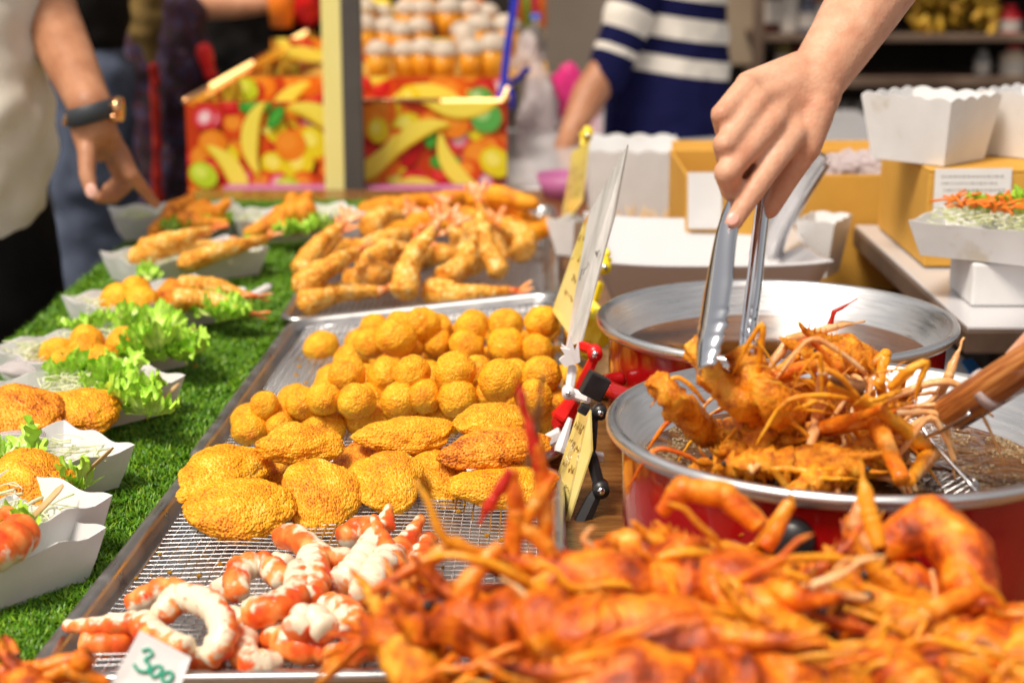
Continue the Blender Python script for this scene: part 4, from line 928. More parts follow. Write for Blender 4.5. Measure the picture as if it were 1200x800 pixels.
fp((980, 800), (900, 745), .83, .85, (-.2, -.5, 1), 3, 'prawn at the bottom under the broad backed one', 1.0)
fp((780, 800), (700, 805), .80, .80, (0, -.5, 1), 0, 'lowest prawn at the bottom left of the heap', 1.1)
fp((1060, 800), (1010, 760), .82, .86, (0, -.5, 1), 1, 'prawn at the bottom between the arched and the broad backed one', .9)
fp((1200, 790), (1240, 740), .84, .86, (0, -.5, 1), 0, 'prawn cut off by the lower right picture corner', 1.0)
fp((700, 710), (620, 740), .90, .90, (0, -.2, 1), 1, 'prawn tucked under the one with raised pincers', 1.0)
fp((880, 740), (960, 690), .92, .93, (0, -.2, 1), 2, 'prawn buried behind the middle of the heap', 1.0)
fp((1120, 760), (1050, 720), .90, .90, (0, -.2, 1), 0, 'prawn buried under the arched one', 1.1)
# filler prawns forming the mound below (mostly hidden)
rs = random.Random(9)
sides = ['left flank', 'centre', 'right flank', 'near side', 'far side', 'bottom', 'middle layer', 'right end', 'left end']
for i in range(16):
    x = .02+.045*i*.75+rs.uniform(-.02, .02); y = .84+rs.uniform(-.05, .07); z = .03+.025*(i % 3); a = rs.uniform(0, 6.28)
    c = Vector((x, y, z)); d = Vector((math.cos(a), math.sin(a), rs.uniform(-.2, .2)))*.03
    prawn(c-d, c+d, (0, -.3, 1), i % 4, 'fried prawn buried low in the foreground heap, %s from its left end' % ('first', 'second', 'third', 'fourth', 'fifth', 'sixth', 'seventh', 'eighth', 'ninth', 'tenth', 'eleventh', 'twelfth', 'thirteenth', 'fourteenth', 'fifteenth', 'sixteenth')[i], 'prawns buried in the foreground heap', s=1.0, skip=('antenna', 'claw_arm'))
for i in range(70):
    x = rs.uniform(600, 1200); y = rs.uniform(655 if x < 1110 else 710, 800); Yb = .98-.16*(y-600)/200; p = Py(x, y, Yb-.02); a = rs.uniform(0, 6.28); l = rs.uniform(.02, .06)
    d = Vector((math.cos(a), -.2, math.sin(a)*.5)).normalized()*l; e_ = Vector((math.cos(a+rs.uniform(-1.2, 1.2)), .1, math.sin(a+rs.uniform(-1, 1)))).normalized()*l*.7
    r0 = rs.uniform(.0012, .0034); curved_leg([A, Cc, K][i % 3], p, d, e_, r0, rs.choice(('claw', 'claw', 'claw_gold', 'claw_gold', 'claw_pale')), i)
# prawn bits at the lower left corner
E = prawn(Py(60, 850, .92), Py(20, 800, .95), (0, -.3, 1), 2, 'orange prawn legs poking into the lower left corner', 'single prawn', s=.8, skip=('claw_arm', 'antenna'))
arm(E, [Py(-10, 790, .95), Py(45, 782, .95), Py(100, 768, .95)], [.006, .005, .004], 'claw'); arm(E, [Py(20, 805, .95), Py(78, 782, .95), Py(125, 800, .95)], [.006, .006, .004], 'claw'); arm(E, [Py(75, 790, .95), Py(103, 768, .95)], [.005, .007], 'claw')
del E['group']

AS[0] = .84
# prawns in the front fryer (lower ones lie at the oil level)
_Py = Py
def Py(x, y, Y):
    if y > 470 and Y < 1.3: Y = Y+(CH-.128)/math.tan(PITCH+math.atan((y-400)/FPX))*min(1, (y-470)/50)-Y*min(1, (y-470)/50)-.03*min(1, (y-470)/50)+(Y-1.14)*.5
    return _Py(x, y, Y)

GP = 'river prawns frying in the front fryer'
T1 = prawn(Py(870, 470, 1.19), Py(905, 500, 1.17), (.5, -.2, .8), 1, 'battered prawn gripped by the steel tongs', GP, PG, .7, ('abdomen', 'tail_fan', 'claw_arm', 'antenna',))
T2 = prawn(Py(862, 512, 1.14), Py(905, 530, 1.13), (0, -.3, 1), 2, 'prawn whose tail sticks up over the left rim of the front fryer', GP, PG, .85, ('leg', 'abdomen', 'tail_fan', 'claw_arm', 'antenna'))
def abd(parent, pts, r0, r1, m, s):
    P = smooth_path(pts, 9); n = len(P); Rr = []
    for i in range(n): t = i/(n-1); ph = (t*6) % 1; Rr.append((r0+(r1-r0)*t)*(.88+.18*(1-ph)**.7))
    V, F_ = tube(P, Rr, 22); V = [v+Vector((fn(v, 90, s), fn(v, 90, s+2), fn(v, 90, s+4)))*.005+Vector((fn(v, 260, s), fn(v, 260, s+2), fn(v, 260, s+4)))*.0022 for v in V]
    return MB().add((V, F_)).build('abdomen', M[m], parent)
abd(T2, [Py(868, 510, 1.13), Py(830, 508, 1.13), Py(800, 480, 1.14), Py(782, 458, 1.16), Py(767, 448, 1.17)], .0125, .008, 'oilfry', 4)
MB().add(ptube([Py(775, 458, 1.165), Py(764, 443, 1.17)], [.006, .007], 8)).add(ptube([Py(782, 462, 1.165), Py(774, 440, 1.17)], [.006, .005], 8)).build('tail_fan', M['oilfry'], T2)
abd(T1, [Py(905, 490, 1.15), Py(868, 470, 1.16), Py(836, 440, 1.17), Py(810, 402, 1.18)], .014, .008, 'oilfry', 7)
abd(T1, [Py(868, 412, 1.18), Py(880, 440, 1.17), Py(905, 470, 1.15), Py(930, 500, 1.14)], .012, .014, 'oilfry', 9)
H1 = prawn(Py(1010, 425, 1.24), Py(965, 420, 1.22), (0, -.2, 1), 0, 'golden prawn head highest in the front fryer, facing left', GP, PG, .85, ('abdomen', 'claw_arm', 'antenna', 'tail_fan'))
H2 = prawn(Py(935, 545, 1.10), Py(995, 548, 1.10), (0, -.5, 1), 2, 'prawn lying low in the oil at the front of the fryer', GP, PG, .7, ('claw_arm', 'antenna',))
H3 = prawn(Py(990, 520, 1.15), Py(930, 500, 1.16), (0, -.3, 1), 1, 'prawn in the middle of the frying cluster', GP, PG, .95, ('claw_arm', 'antenna',))
H4 = prawn(Py(1035, 495, 1.20), Py(1055, 478, 1.20), (0, -.3, 1), 0, 'prawn at the back right of the frying cluster with spiky legs', GP, PG, .6, ('claw_arm', 'antenna',))
H5 = prawn(Py(930, 470, 1.2), Py(990, 480, 1.2), (0, -.3, 1), 3, 'prawn hidden behind the tongs in the frying cluster', GP, PG, .9, ('claw_arm', 'antenna',))
H6 = prawn(Py(1000, 545, 1.12), Py(1050, 530, 1.14), (0, -.4, 1), 2, 'prawn half sunk at the front right inside the skimmer', GP, PG, .8, ('claw_arm', 'antenna',))
H7 = prawn(Py(868, 535, 1.12), Py(856, 540, 1.12), (0, -.3, 1), 1, 'small curled prawn lump at the lower left of the oil', GP, PG, .6, ('claw_arm', 'antenna', 'leg'))
g, pa = 'claw_gold', 'claw_pale'
arm(T1, [Py(878, 462, 1.2), Py(925, 398, 1.22), Py(978, 383, 1.24), Py(1012, 376, 1.25)], [.0042, .0044, .0034, .0010], pa, label='pale arm reaching up over the rear fryer')
arm(T1, [Py(972, 382, 1.24), Py(978, 365, 1.24), Py(1004, 350, 1.24)], [.003, .0022, .0006], 'claw_red', name='pincer', label='thin red hooked finger at the highest point')
arm(H4, [Py(1060, 486, 1.2), Py(1095, 474, 1.21), Py(1112, 440, 1.22), Py(1129, 396, 1.23)], [.0048, .005, .0044, .0012], pa, label='pale arm pointing up beside the wooden handle')
arm(H1, [Py(972, 448, 1.14), Py(1030, 478, 1.12), Py(1092, 530, 1.11), Py(1066, 562, 1.09)], [.005, .006, .0078, .006], g, label='thick bent golden arm hooked on the right')
arm(H1, [Py(975, 442, 1.13), Py(1012, 456, 1.125)], [.0052, .0062], 'claw_dark', name='claw_tip', label='blackened section of the arm')
arm(H3, [Py(990, 455, 1.15), Py(1022, 485, 1.12), Py(1056, 560, 1.08)], [.0055, .0085, .0075], 'claw', label='thick straight orange arm in front')
arm(H3, [Py(930, 505, 1.1), Py(960, 502, 1.09), Py(1035, 478, 1.09)], [.006, .0065, .0035], 'claw', label='orange arm lying crosswise at the front')
arm(H3, [Py(960, 505, 1.1), Py(1040, 492, 1.09)], [.006, .0045], 'claw')
arm(H5, [Py(965, 435, 1.14), Py(958, 490, 1.12), Py(942, 545, 1.09)], [.0045, .0055, .0035], 'claw_pale', label='pale spotted leg hanging down in the middle')
arm(H5, [Py(885, 448, 1.18), Py(950, 428, 1.19), Py(985, 430, 1.2)], [.005, .006, .006], 'claw')
arm(H5, [Py(900, 440, 1.19), Py(935, 418, 1.2)], [.003, .0035], g)
arm(T2, [Py(862, 488, 1.12), Py(876, 520, 1.11), Py(880, 549, 1.10)], [.0035, .0045, .003], pa, name='leg'); arm(T2, [Py(912, 505, 1.11), Py(900, 530, 1.10), Py(882, 552, 1.09)], [.0045, .004, .0025], pa, name='leg')
arm(H1, [Py(1018, 430, 1.22), Py(1038, 415, 1.22), Py(1030, 448, 1.21), Py(1042, 490, 1.19)], [.0045, .005, .0048, .003], g, label='bent arm right of the highest head')
arm(H6, [Py(905, 548, 1.085), Py(960, 552, 1.08), Py(1010, 545, 1.08)], [.0025, .003, .0015], g, name='leg'); arm(H6, [Py(1045, 480, 1.12), Py(1048, 505, 1.11), Py(1058, 530, 1.1)], [.0045, .0035, .0015], 'claw')
for k, (a, b) in enumerate((((915, 540), (932, 500)), ((925, 545), (945, 482)), ((935, 540), (960, 525)), ((900, 520), (930, 470)), ((985, 530), (955, 515)), ((1000, 500), (1010, 530)), ((1020, 470), (1065, 455)), ((1030, 478), (1068, 472)), ((955, 470), (925, 482)), ((985, 545), (1030, 550)), ((950, 560), (1010, 562)), ((845, 545), (845, 515)))):
    arm([H3, H5, H6, H2][k % 4], [Py(*a, 1.09+.01*(k % 3)), Py((a[0]+b[0])/2+3, (a[1]+b[1])/2, 1.10), Py(*b, 1.12)], [.0028, .0022, .0008], g, name='leg', seg=6, s=k)
for i in range(38):
    x, y = rs.uniform(825, 1060), rs.uniform(435, 555); p = Py(x, y, 1.13+rs.uniform(-.02, .05)); a = rs.uniform(0, 6.28); l = rs.uniform(.03, .06)
    d = Vector((math.cos(a), -.15, abs(math.sin(a))*.8)).normalized()*l; e_ = Vector((math.cos(a+rs.uniform(-1.4, 1.4)), .1, -abs(math.sin(a+1)))).normalized()*l*.8
    r0 = rs.uniform(.0014, .0034); curved_leg([T1, H1, H3, H5][i % 4], p, d, e_, r0, rs.choice(('claw_gold', 'claw_gold', 'claw_pale', 'claw')), i)
# fine bristles around the cluster
mb = MB()
for i in range(70):
    c = Py(rs.uniform(905, 1050), rs.uniform(430, 500), rs.uniform(1.11, 1.2)); d = Vector((rs.uniform(-1, 1), rs.uniform(-.4, .4), rs.uniform(-.5, 1))).normalized()*rs.uniform(.01, .028)
    mb.add(tube(smooth_path([c, c+d*.6+Vector((0, 0, .002)), c+d], 3), [.0009, .0006, .0002], 4))
tag(mb.build('bristles', M['claw_gold'], H5), kind='stuff')

Py = _Py

# ================================================================ price cards and jointed clips
def card(pts, m, label, thick=(.0016, .0006, 0), ink=None, name='price_card', parent=None):
    P = [Py(*p) for p in pts]; base = P[0]
    root = thing(name, label, 'price card', base)
    MB().add(prism(P, thick)).build('card', M[m], root, False)
    if ink:
        # rows of written strokes on the side that faces the customers
        a, b, c, d = [P[i] for i in ink['q']]; rs = random.Random(ink['s']); mb = MB(); off = Vector((-.0004, -.0008, .0002))
        for r0 in ink['rows']:
            for k in range(7):
                u0 = .12+.11*k; z = lambda u, v: a.lerp(b, u).lerp(d.lerp(c, u), v)+off
                pts_ = [z(u0+rs.uniform(0, .02), r0+rs.uniform(-.035, .035)), z(u0+.04, r0+rs.uniform(-.04, .04)), z(u0+.08, r0+rs.uniform(-.035, .035))]
                mb.add(tube(smooth_path(pts_, 3), .0004, 4))
        mb.build('writing', M[ink.get('m', 'ink')], root)
    return root
card([(681, 470, 1.50), (691, 481, 1.45), (693, 528, 1.44), (656, 640, 1.42), (631, 622, 1.48)], 'cardyellow', 'front yellow price card standing edge on in the black jointed clip', ink=dict(q=(0, 1, 3, 4), s=1, rows=(.16, .3, .45, .6, .75)))
card([(690, 250, 1.70), (735, 170, 1.64), (719, 255, 1.64), (709, 290, 1.64), (696, 340, 1.64), (681, 400, 1.63), (663, 408, 1.66), (677, 340, 1.68)], 'cardwhite', 'tall clear white price card leaning over the rear fryer', ink=dict(q=(0, 1, 5, 6), s=2, rows=(.5,), m='postgrey'))
card([(684, 260, 1.82), (691, 248, 1.76), (677, 340, 1.76), (667, 392, 1.75), (647, 364, 1.82)], 'cardyellow', 'middle yellow price card just left of the tall clear one', ink=dict(q=(0, 1, 3, 4), s=3, rows=(.2, .38, .56, .72)))
card([(670, 178, 2.62), (690, 166, 2.5), (682, 236, 2.48), (655, 272, 2.60)], 'cardyellow', 'far yellow price card by the white carton', ink=dict(q=(0, 1, 2, 3), s=4, rows=(.3, .5, .7)))
def clip(label, links, joints, m, extra=None, foot=None):
    base = Py(*links[0][0]); root = thing('jointed_clip', label, 'clip', base)
    for (a, b, r0, r1) in links:
        A_, B_ = Py(*a), Py(*b); V, F_ = tube([A_, A_.lerp(B_, .12), A_.lerp(B_, .88), B_], [r0*.8, r0, r1, r1*.8], 6, flat=.7, up=(0, 1, .2)); MB().add((V, F_)).build('arm', M[m], root, False)
    for (j, r_) in joints:
        p = Py(*j); V, F_ = tube([p-Vector((0, r_*1.0, 0)), p+Vector((0, r_*1.0, 0))], r_, 18); k = MB().add((V, F_)).build('joint', M[m], root)
        V, F_ = tube([p-Vector((0, r_*1.15, 0)), p-Vector((0, r_*.9, 0))], r_*.45, 12); MB().add((V, F_)).build('bolt', M['tong'], k)
    for (pts, name, mm) in (extra or []):
        MB().add(pts).build(name, M[mm or m], root, False)
    return root
def bb(px, py, Y, sx, sy, sz, rot=0, ry=0):
    return bevbox(Py(px, py, Y), (sx, sy, sz), .0015, M=Matrix.Rotation(R(rot), 4, 'Z') @ Matrix.Rotation(R(ry), 4, 'Y'))
clip('black jointed clip holding the front yellow card', [((668, 640, 1.42), (698, 578, 1.44), .0085, .007), ((703, 572, 1.44), (692, 530, 1.45), .006, .006), ((692, 530, 1.45), (696, 478, 1.46), .0055, .005), ((676, 650, 1.42), (664, 628, 1.42), .010, .009)],
     [((704, 572, 1.44), .0075), ((703, 482, 1.46), .0065)], 'blackplastic',
     [(bb(697, 452, 1.46, .021, .012, .022, 10, 28), 'jaw', None), (bb(684, 479, 1.42, .009, .008, .009, 0, 30), 'jaw', None), (bb(703, 645, 1.42, .045, .03, .014, 5), 'clamp_base', None), (bb(700, 641, 1.40, .028, .006, .006, 5), 'clamp_plate', 'tong'), (bb(718, 612, 1.50, .06, .03, .010, -6), 'clamp_base', None)])
clip('white jointed clip gripping the tall clear card', [((667, 458, 1.56), (671, 428, 1.57), .0045, .005), ((668, 460, 1.56), (690, 468, 1.54), .006, .005), ((655, 530, 1.52), (668, 490, 1.54), .006, .003)], [((666, 459, 1.555), .0062)], 'whiteplastic',
     [(prism([Py(*q, 1.575) for q in ((668, 430), (658, 404), (664, 408), (668, 394), (674, 412), (678, 400), (680, 424))], (0, .006, 0)), 'jaw', None), (prism([Py(*q, 1.56) for q in ((662, 430), (655, 422), (662, 416), (657, 408), (668, 410), (674, 426))], (0, .005, 0)), 'jaw', None), (bb(701, 535, 1.5, .010, .01, .008, 0, 10), 'lever', None), (bb(648, 512, 1.54, .018, .012, .010, 0, -30), 'foot', None)])
clip('red jointed clip behind the white one', [((700, 412, 1.60), (680, 405, 1.62), .0055, .006), ((699, 414, 1.60), (679, 455, 1.60), .0052, .006), ((667, 490, 1.58), (650, 497, 1.57), .010, .009), ((672, 470, 1.58), (656, 494, 1.57), .009, .012), ((672, 398, 1.68), (692, 300, 1.72), .0035, .003)],
     [((697, 413, 1.60), .0075)], 'redplastic')
clip('yellow jointed clip next to the bowl corner', [((700, 318, 1.90), (712, 300, 1.90), .010, .008), ((712, 300, 1.90), (702, 285, 1.91), .006, .006), ((703, 330, 1.90), (696, 352, 1.90), .006, .006), ((690, 352, 1.9), (706, 372, 1.88), .006, .007)], [((708, 312, 1.89), .008)], 'yellowplastic',
     [(bb(690, 385, 1.88, .03, .02, .03, 15, 20), 'clamp_base', None)])
clip('small yellow clip on top of the far yellow card', [((684, 172, 2.58), (690, 150, 2.60), .008, .009), ((690, 152, 2.60), (682, 162, 2.60), .007, .008)], [((688, 158, 2.58), .008)], 'yellowplastic')
# bits of yellow tape and amber plastic between clips and fryer
V, F_ = ico(3, 1)
for (x, y, Y, s, m, l) in ((700, 395, 1.84, (.022, .02, .03), 'yellowplastic', 'crumpled yellow wrapper by the rear fryer'), (712, 440, 1.82, (.02, .02, .03), 'bamboo', 'dull amber wrapper beside the rear fryer')):
    p = Py(x, y, Y); p.z = max(p.z, s[2]); VV = [Vector((v.x*s[0], v.y*s[1], v.z*s[2])) for v in crumb(V, Vector(), 8, [(1.5, .35), (4, .2)])]
    tag(link('wrapper', mesh('wrapper', VV, F_, M[m], False), None, Matrix.Translation(p)), l, 'wrapper')
# paper ticket with the green price, lower left
tk = [Py(164, 738, .99), Py(224, 770, .99), Py(205, 822, .97), Py(130, 800, .97)]
root = thing('price_ticket', 'small white paper ticket with a green handwritten price at the front rim', 'price card', tk[3])
MB().add(prism(tk, (0, .0008, -.0003))).build('card', M['paper'], root, False)
def q(u, v): return tk[0].lerp(tk[1], u).lerp(tk[3].lerp(tk[2], u), v)+Vector((0, -.0011, .0006))
mb = MB()
for st in ([(.20, .30), (.28, .22), (.38, .28), (.30, .42), (.40, .46), (.42, .60), (.28, .64), (.18, .56)], [(.50, .46), (.60, .42), (.62, .56), (.54, .66), (.47, .58), (.50, .46)], [(.70, .48), (.80, .45), (.82, .60), (.73, .68), (.67, .60), (.70, .48)]):
    mb.add(tube(smooth_path([q(*s) for s in st], 4), .0010, 6))
mb.build('writing', M['green'], root)

# ================================================================ tongs
def channel(name, pts, wid, depth, m, parent, open_dir, scallop=False):
    P = smooth_path(pts, 10); n = len(P); V = []; F_ = []; sec = 13
    for i in range(n):
        t = i/(n-1); j = t*(len(wid)-1); a = int(min(j, len(wid)-2)); wd = wid[a]+(wid[a+1]-wid[a])*(j-a)
        tg = (P[min(i+1, n-1)]-P[max(i-1, 0)]).normalized(); o = Vector(open_dir); o = (o-tg*o.dot(tg)).normalized(); s = tg.cross(o)
        if scallop and t > .72: wd *= 1+.10*math.sin(i*2.1)
        dp = depth*(1 if t < .85 else 1-.3*(t-.85)/.15)
        for (k, off) in [(k, 0) for k in range(sec)]+[(k, .0012) for k in range(sec-1, -1, -1)]:
            an = math.pi*(k/(sec-1))
            V.append(P[i]+s*math.cos(an)*(wd-off)-o*(math.sin(an)*(dp-off)))
    r = 2*sec
    for i in range(n-1):
        for k in range(r): F_.append((i*r+k, i*r+(k+1) % r, (i+1)*r+(k+1) % r, (i+1)*r+k))
    F_.append(tuple(range(r-1, -1, -1))); F_.append(tuple((n-1)*r+k for k in range(r)))
    return MB().add((V, F_)).build(name, M[m], parent)
tg = thing('kitchen_tongs', 'shiny steel tongs held by the hand, gripping a prawn in the front fryer', 'tongs', Py(880, 190, 1.27))
channel('arm', [Py(905, 130, 1.285), Py(884, 195, 1.265), Py(857, 265, 1.235), Py(844, 340, 1.19), Py(836, 395, 1.155), Py(830, 436, 1.13)], [.0050, .0060, .0095, .0150, .0160, .0080], .0095, 'tong', tg, (.75, .65, 0), True)
channel('arm', [Py(908, 130, 1.295), Py(896, 195, 1.29), Py(886, 265, 1.265), Py(878, 340, 1.225), Py(872, 390, 1.195), Py(873, 420, 1.17)], [.0050, .0060, .0090, .0135, .0145, .0070], .0090, 'tong', tg, (-.8, -.2, 0), True)
MB().add(tube([Py(896, 135, 1.29), Py(916, 135, 1.29)], .0055, 14)).build('hinge', M['tong'], tg)
t2 = thing('serving_tongs', 'dull metal tongs resting in the white bowl behind the hand', 'tongs', Py(890, 300, 2.2))
channel('arm', [Py(890, 302, 2.22), Py(905, 270, 2.15), Py(932, 225, 2.05), Py(960, 182, 1.98)], [.016, .013, .011, .011], .007, 'steel', t2, (0, -1, .2))
channel('arm', [Py(905, 300, 2.26), Py(916, 270, 2.2), Py(940, 228, 2.10), Py(966, 188, 2.03)], [.014, .012, .010, .010], .007, 'steel', t2, (0, 1, -.2))

# ================================================================ vendor arm with the tongs
vd = thing('person', 'bare forearm and hand reaching in from the upper right, holding steel tongs', 'person', Py(1250, -220, 1.6))
J = lambda x, y, Y: Py(x, y, Y)
wr = J(953, 98, 1.30)
caps = [(J(1180, -160, 1.5), .043, J(1040, -38, 1.40), .0345), (J(1040, -38, 1.40), .0345, J(985, 50, 1.33), .0265), (J(985, 50, 1.33), .0265, wr, .0225),
 (wr, .0225, J(925, 152, 1.285), .0165), (wr, .020, J(905, 135, 1.28), .0165), (J(945, 92, 1.30), .019, J(890, 116, 1.275), .0145), (J(938, 86, 1.30), .017, J(878, 101, 1.275), .0115),
 (J(958, 108, 1.295), .019, J(944, 150, 1.285), .016), (J(925, 152, 1.285), .0165, J(880, 108, 1.28), .012),
 # knuckles
 (J(925, 163, 1.262), .0108, J(929, 158, 1.268), .0112), (J(904, 142, 1.258), .0108, J(908, 138, 1.266), .011), (J(887, 119, 1.260), .0098, J(890, 116, 1.266), .010), (J(875, 102, 1.265), .009, J(878, 100, 1.27), .009),
 # index
 (J(925, 162, 1.262), .0112, J(890, 213, 1.240), .0086), (J(890, 213, 1.240), .0090, J(870, 243, 1.232), .0077), (J(870, 243, 1.232), .0076, J(859, 262, 1.228), .0066),
 # middle
 (J(904, 141, 1.258), .0112, J(853, 201, 1.232), .0094), (J(852, 202, 1.232), .0100, J(858, 224, 1.250), .0085), (J(858, 224, 1.250), .0080, J(874, 226, 1.262), .0070),
 # ring
 (J(887, 119, 1.260), .0104, J(849, 169, 1.236), .0088), (J(849, 169, 1.236), .0092, J(853, 193, 1.262), .0078), (J(853, 193, 1.262), .0076, J(874, 202, 1.276), .0065),
 # little finger
 (J(875, 102, 1.265), .0096, J(845, 134, 1.245), .0080), (J(845, 134, 1.245), .0084, J(850, 160, 1.268), .0070), (J(850, 160, 1.268), .0068, J(866, 172, 1.283), .0060),
 # thumb
 (J(955, 130, 1.285), .0155, J(944, 172, 1.275), .0125), (J(944, 172, 1.275), .0118, J(922, 210, 1.272), .0092), (J(922, 210, 1.272), .0092, J(902, 246, 1.270), .0072)]
# tendons on the back of the hand
for (a, b) in (((925, 158, 1.268), (950, 105, 1.283)), ((905, 138, 1.263), (945, 95, 1.282)), ((889, 116, 1.262), (940, 88, 1.284))): caps.append((J(*a), .0050, J(*b), .0035))
blob('body', caps, .0025, M['skin'], 4, vd, disp=.0004)
def nail(p, n, along, s, parent, m):
    n = Vector(n).normalized(); a = Vector(along); a = (a-n*a.dot(n)).normalized(); b = n.cross(a); V, F_ = ico(3, 1)
    MB().add(([Vector(p)+a*v.x*s*1.25+b*v.y*s+n*v.z*s*.28 for v in V], F_)).build('fingernail', M[m], parent)
nail(J(859, 256, 1.2235), (-.1, -.9, .45), J(857, 263, 1.228)-J(870, 243, 1.232), .0046, vd, 'nail')

# skimmer and the hand that holds it
sk = thing('wire_skimmer', 'wire skimmer with a varnished wooden handle dipping into the front fryer', 'skimmer', Py(1102, 486, 1.17))
h0, h1 = Py(1107, 487, 1.165), Py(1262, 388, 1.10); u = (h1-h0).normalized()
HL = (h1-h0).length/2; HM = frame(h0, h1); MB().add(tube([(-HL, 0, 0), (-HL+.003, 0, 0), (-HL+.008, 0, 0), (0, 0, 0), (HL-.006, 0, 0), (HL, 0, 0)], [.0105, .0132, .0138, .0142, .0135, .008], 24, flat=.78)).build('handle', M['handlewood'], sk, M=HM)
MB().add(tube([(-HL+.002, .006, -.0125), (HL*.3, .006, -.0135)], .0018, 8)).build('handle_wire', M['wire'], sk, M=HM)
MB().add(tube([h0+u*.036, h0+u*.043], .0148, 20, flat=.82)).build('tape_band', M['film'], sk)
rc = Py(1035, 545, 1.15); rc.z = .118; ring = []
for k in range(37): a = 2*math.pi*k/36; ring.append(rc+Vector((.066*math.cos(a), .060*math.sin(a), .012*math.cos(a))))
MB().add(tube(ring, .0017, 8)).build('rim', M['wire'], sk)
mb = MB()
for k in range(-6, 7):
    x = k*.0095; l = math.sqrt(max(0, 1-(x/.066)**2))
    mb.add(tube([rc+Vector((x, .060*l*t, .012*x/.066-.018*(1-t*t)*l)) for t in (-1, -.6, -.2, .2, .6, 1)], .0008, 5, False))
    mb.add(tube([rc+Vector((.066*l*t, x*.9, .012*l*t-.018*(1-t*t)*l)) for t in (-1, -.6, -.2, .2, .6, 1)], .0008, 5, False))
mb.build('wire_basket', M['wire'], sk)
for s in (-1, 1):
    sd = Vector((0, .4, .9)).cross(u).normalized() if False else Vector((.35, .5, .75)).normalized()
    MB().add(tube(smooth_path([h1.lerp(h0, .75)+sd*s*.0135, h0+sd*s*.0125, h0-u*.03+sd*s*.011, ring[2 if s < 0 else 34]], 5), .0016, 8)).build('handle_wire', M['wire'], sk)
v2 = thing('person', 'fingertips of a hand on the wooden skimmer handle at the right edge', 'person', Py(1290, 420, 1.1))
caps = [(Py(1420, 330, 1.15), .032, Py(1290, 400, 1.10), .026), (Py(1290, 400, 1.10), .026, Py(1262, 420, 1.10), .02)]
for (a, b, c) in (((1250, 400, 1.13), (1212, 398, 1.15), (1188, 421, 1.155)), ((1265, 425, 1.09), (1232, 450, 1.08), (1240, 470, 1.10)), ((1250, 440, 1.085), (1226, 462, 1.09), (1240, 480, 1.11)), ((1262, 392, 1.10), (1222, 402, 1.085), (1225, 430, 1.075)), ((1275, 440, 1.08), (1255, 470, 1.08), (1262, 488, 1.10))):
    caps += [(Py(*a), .010, Py(*b), .0088), (Py(*b), .0088, Py(*c), .0075)]
blob('body', caps, .002, M['skin'], 5, v2)

# ================================================================ bowl, cartons, boxes
bc = Vector((.238, 2.18, 0)); root = thing('square_bowl', 'white square melamine bowl behind the rear fryer', 'bowl', Vector((bc.x, bc.y, 0)))
def sqloop(hx, hy, z, n=6, pw=1):
    pts = []; m = 14
    for (a, b) in (((-1, -1), (1, -1)), ((1, -1), (1, 1)), ((1, 1), (-1, 1)), ((-1, 1), (-1, -1))):
        for k in range(m):
            t = k/m; x = a[0]+(b[0]-a[0])*t; y = a[1]+(b[1]-a[1])*t; e = 2*abs(t-.5)
            dip = 1-.05*(1-e*e); pts.append(Vector((x*hx*dip, y*hy*dip, z+pw*.008*(e**3))))
    return pts
rg = [sqloop(.09, .10, .0, pw=0), sqloop(.115, .135, .03, pw=.2), sqloop(.142, .172, .088), sqloop(.1445, .175, .091), sqloop(.1425, .172, .093), sqloop(.139, .168, .090), sqloop(.113, .130, .034, pw=.2), sqloop(.088, .095, .006, pw=0)]
V = []; F_ = []; m_ = 56
for g_ in rg: V += [v+Vector((bc.x+.005, bc.y+.01, .016)) for v in g_]
for i in range(len(rg)-1):
    for k in range(m_): F_.append((i*m_+k, i*m_+(k+1) % m_, (i+1)*m_+(k+1) % m_, (i+1)*m_+k))
F_ += [tuple(range(m_-1, -1, -1)), tuple((len(rg)-1)*m_+k for k in range(m_))]
MB().add((V, F_)).build('bowl', M['melamine'], root)
MB().add(box((bc.x, bc.y, .008), (.12, .12, .0165))).build('foot_ring', M['melamine'], root)
boat(Vector((Py(742, 250, 2.83).x, 2.90, .0)), 0, 0, .165, .20, 'tall white wavy edged carton standing behind the skewers', .150, 'tall white cartons', wavy=1.6) if False else None
boat(Vector((Py(745, 250, 2.83).x, 2.93, .0)), 0, 0, .168, .22, 'tall white wavy edged carton standing behind the skewers', .135, 'tall white cartons', wavy=1.8)
for i in range(30):
    x = 700+i*3.3; a = Py(x, 270, 2.66); a.z = max(a.z, .01); b = Py(x+rnd.uniform(-12, 16), 240+rnd.uniform(-6, 14), 2.70)
    V, F_ = tube([a, a.lerp(b, .9), b], [.0015, .0015, .0006], 6)
    tag(MB().add((V, F_)).build('skewer', M['bamboo'], base=a), 'thin pale bamboo skewer in the bundle in front of the tall carton', 'skewer', 'bundle of bamboo skewers')
cup = thing('skewer_tub', 'low pale tub holding the bamboo skewers', 'tub', Vector((Py(748, 270, 2.7).x, 2.68, 0)))
MB().add(bevbox((Py(748, 270, 2.68).x, 2.68, .018), (.15, .07, .034), .01)).build('tub', M['melamine'], cup)
boat(Vector((Py(672, 262, 2.5).x, 2.5, .03)), 0, 50, .07, .05, 'small cream paper cup beside the far yellow card', .05, 'small paper cups')
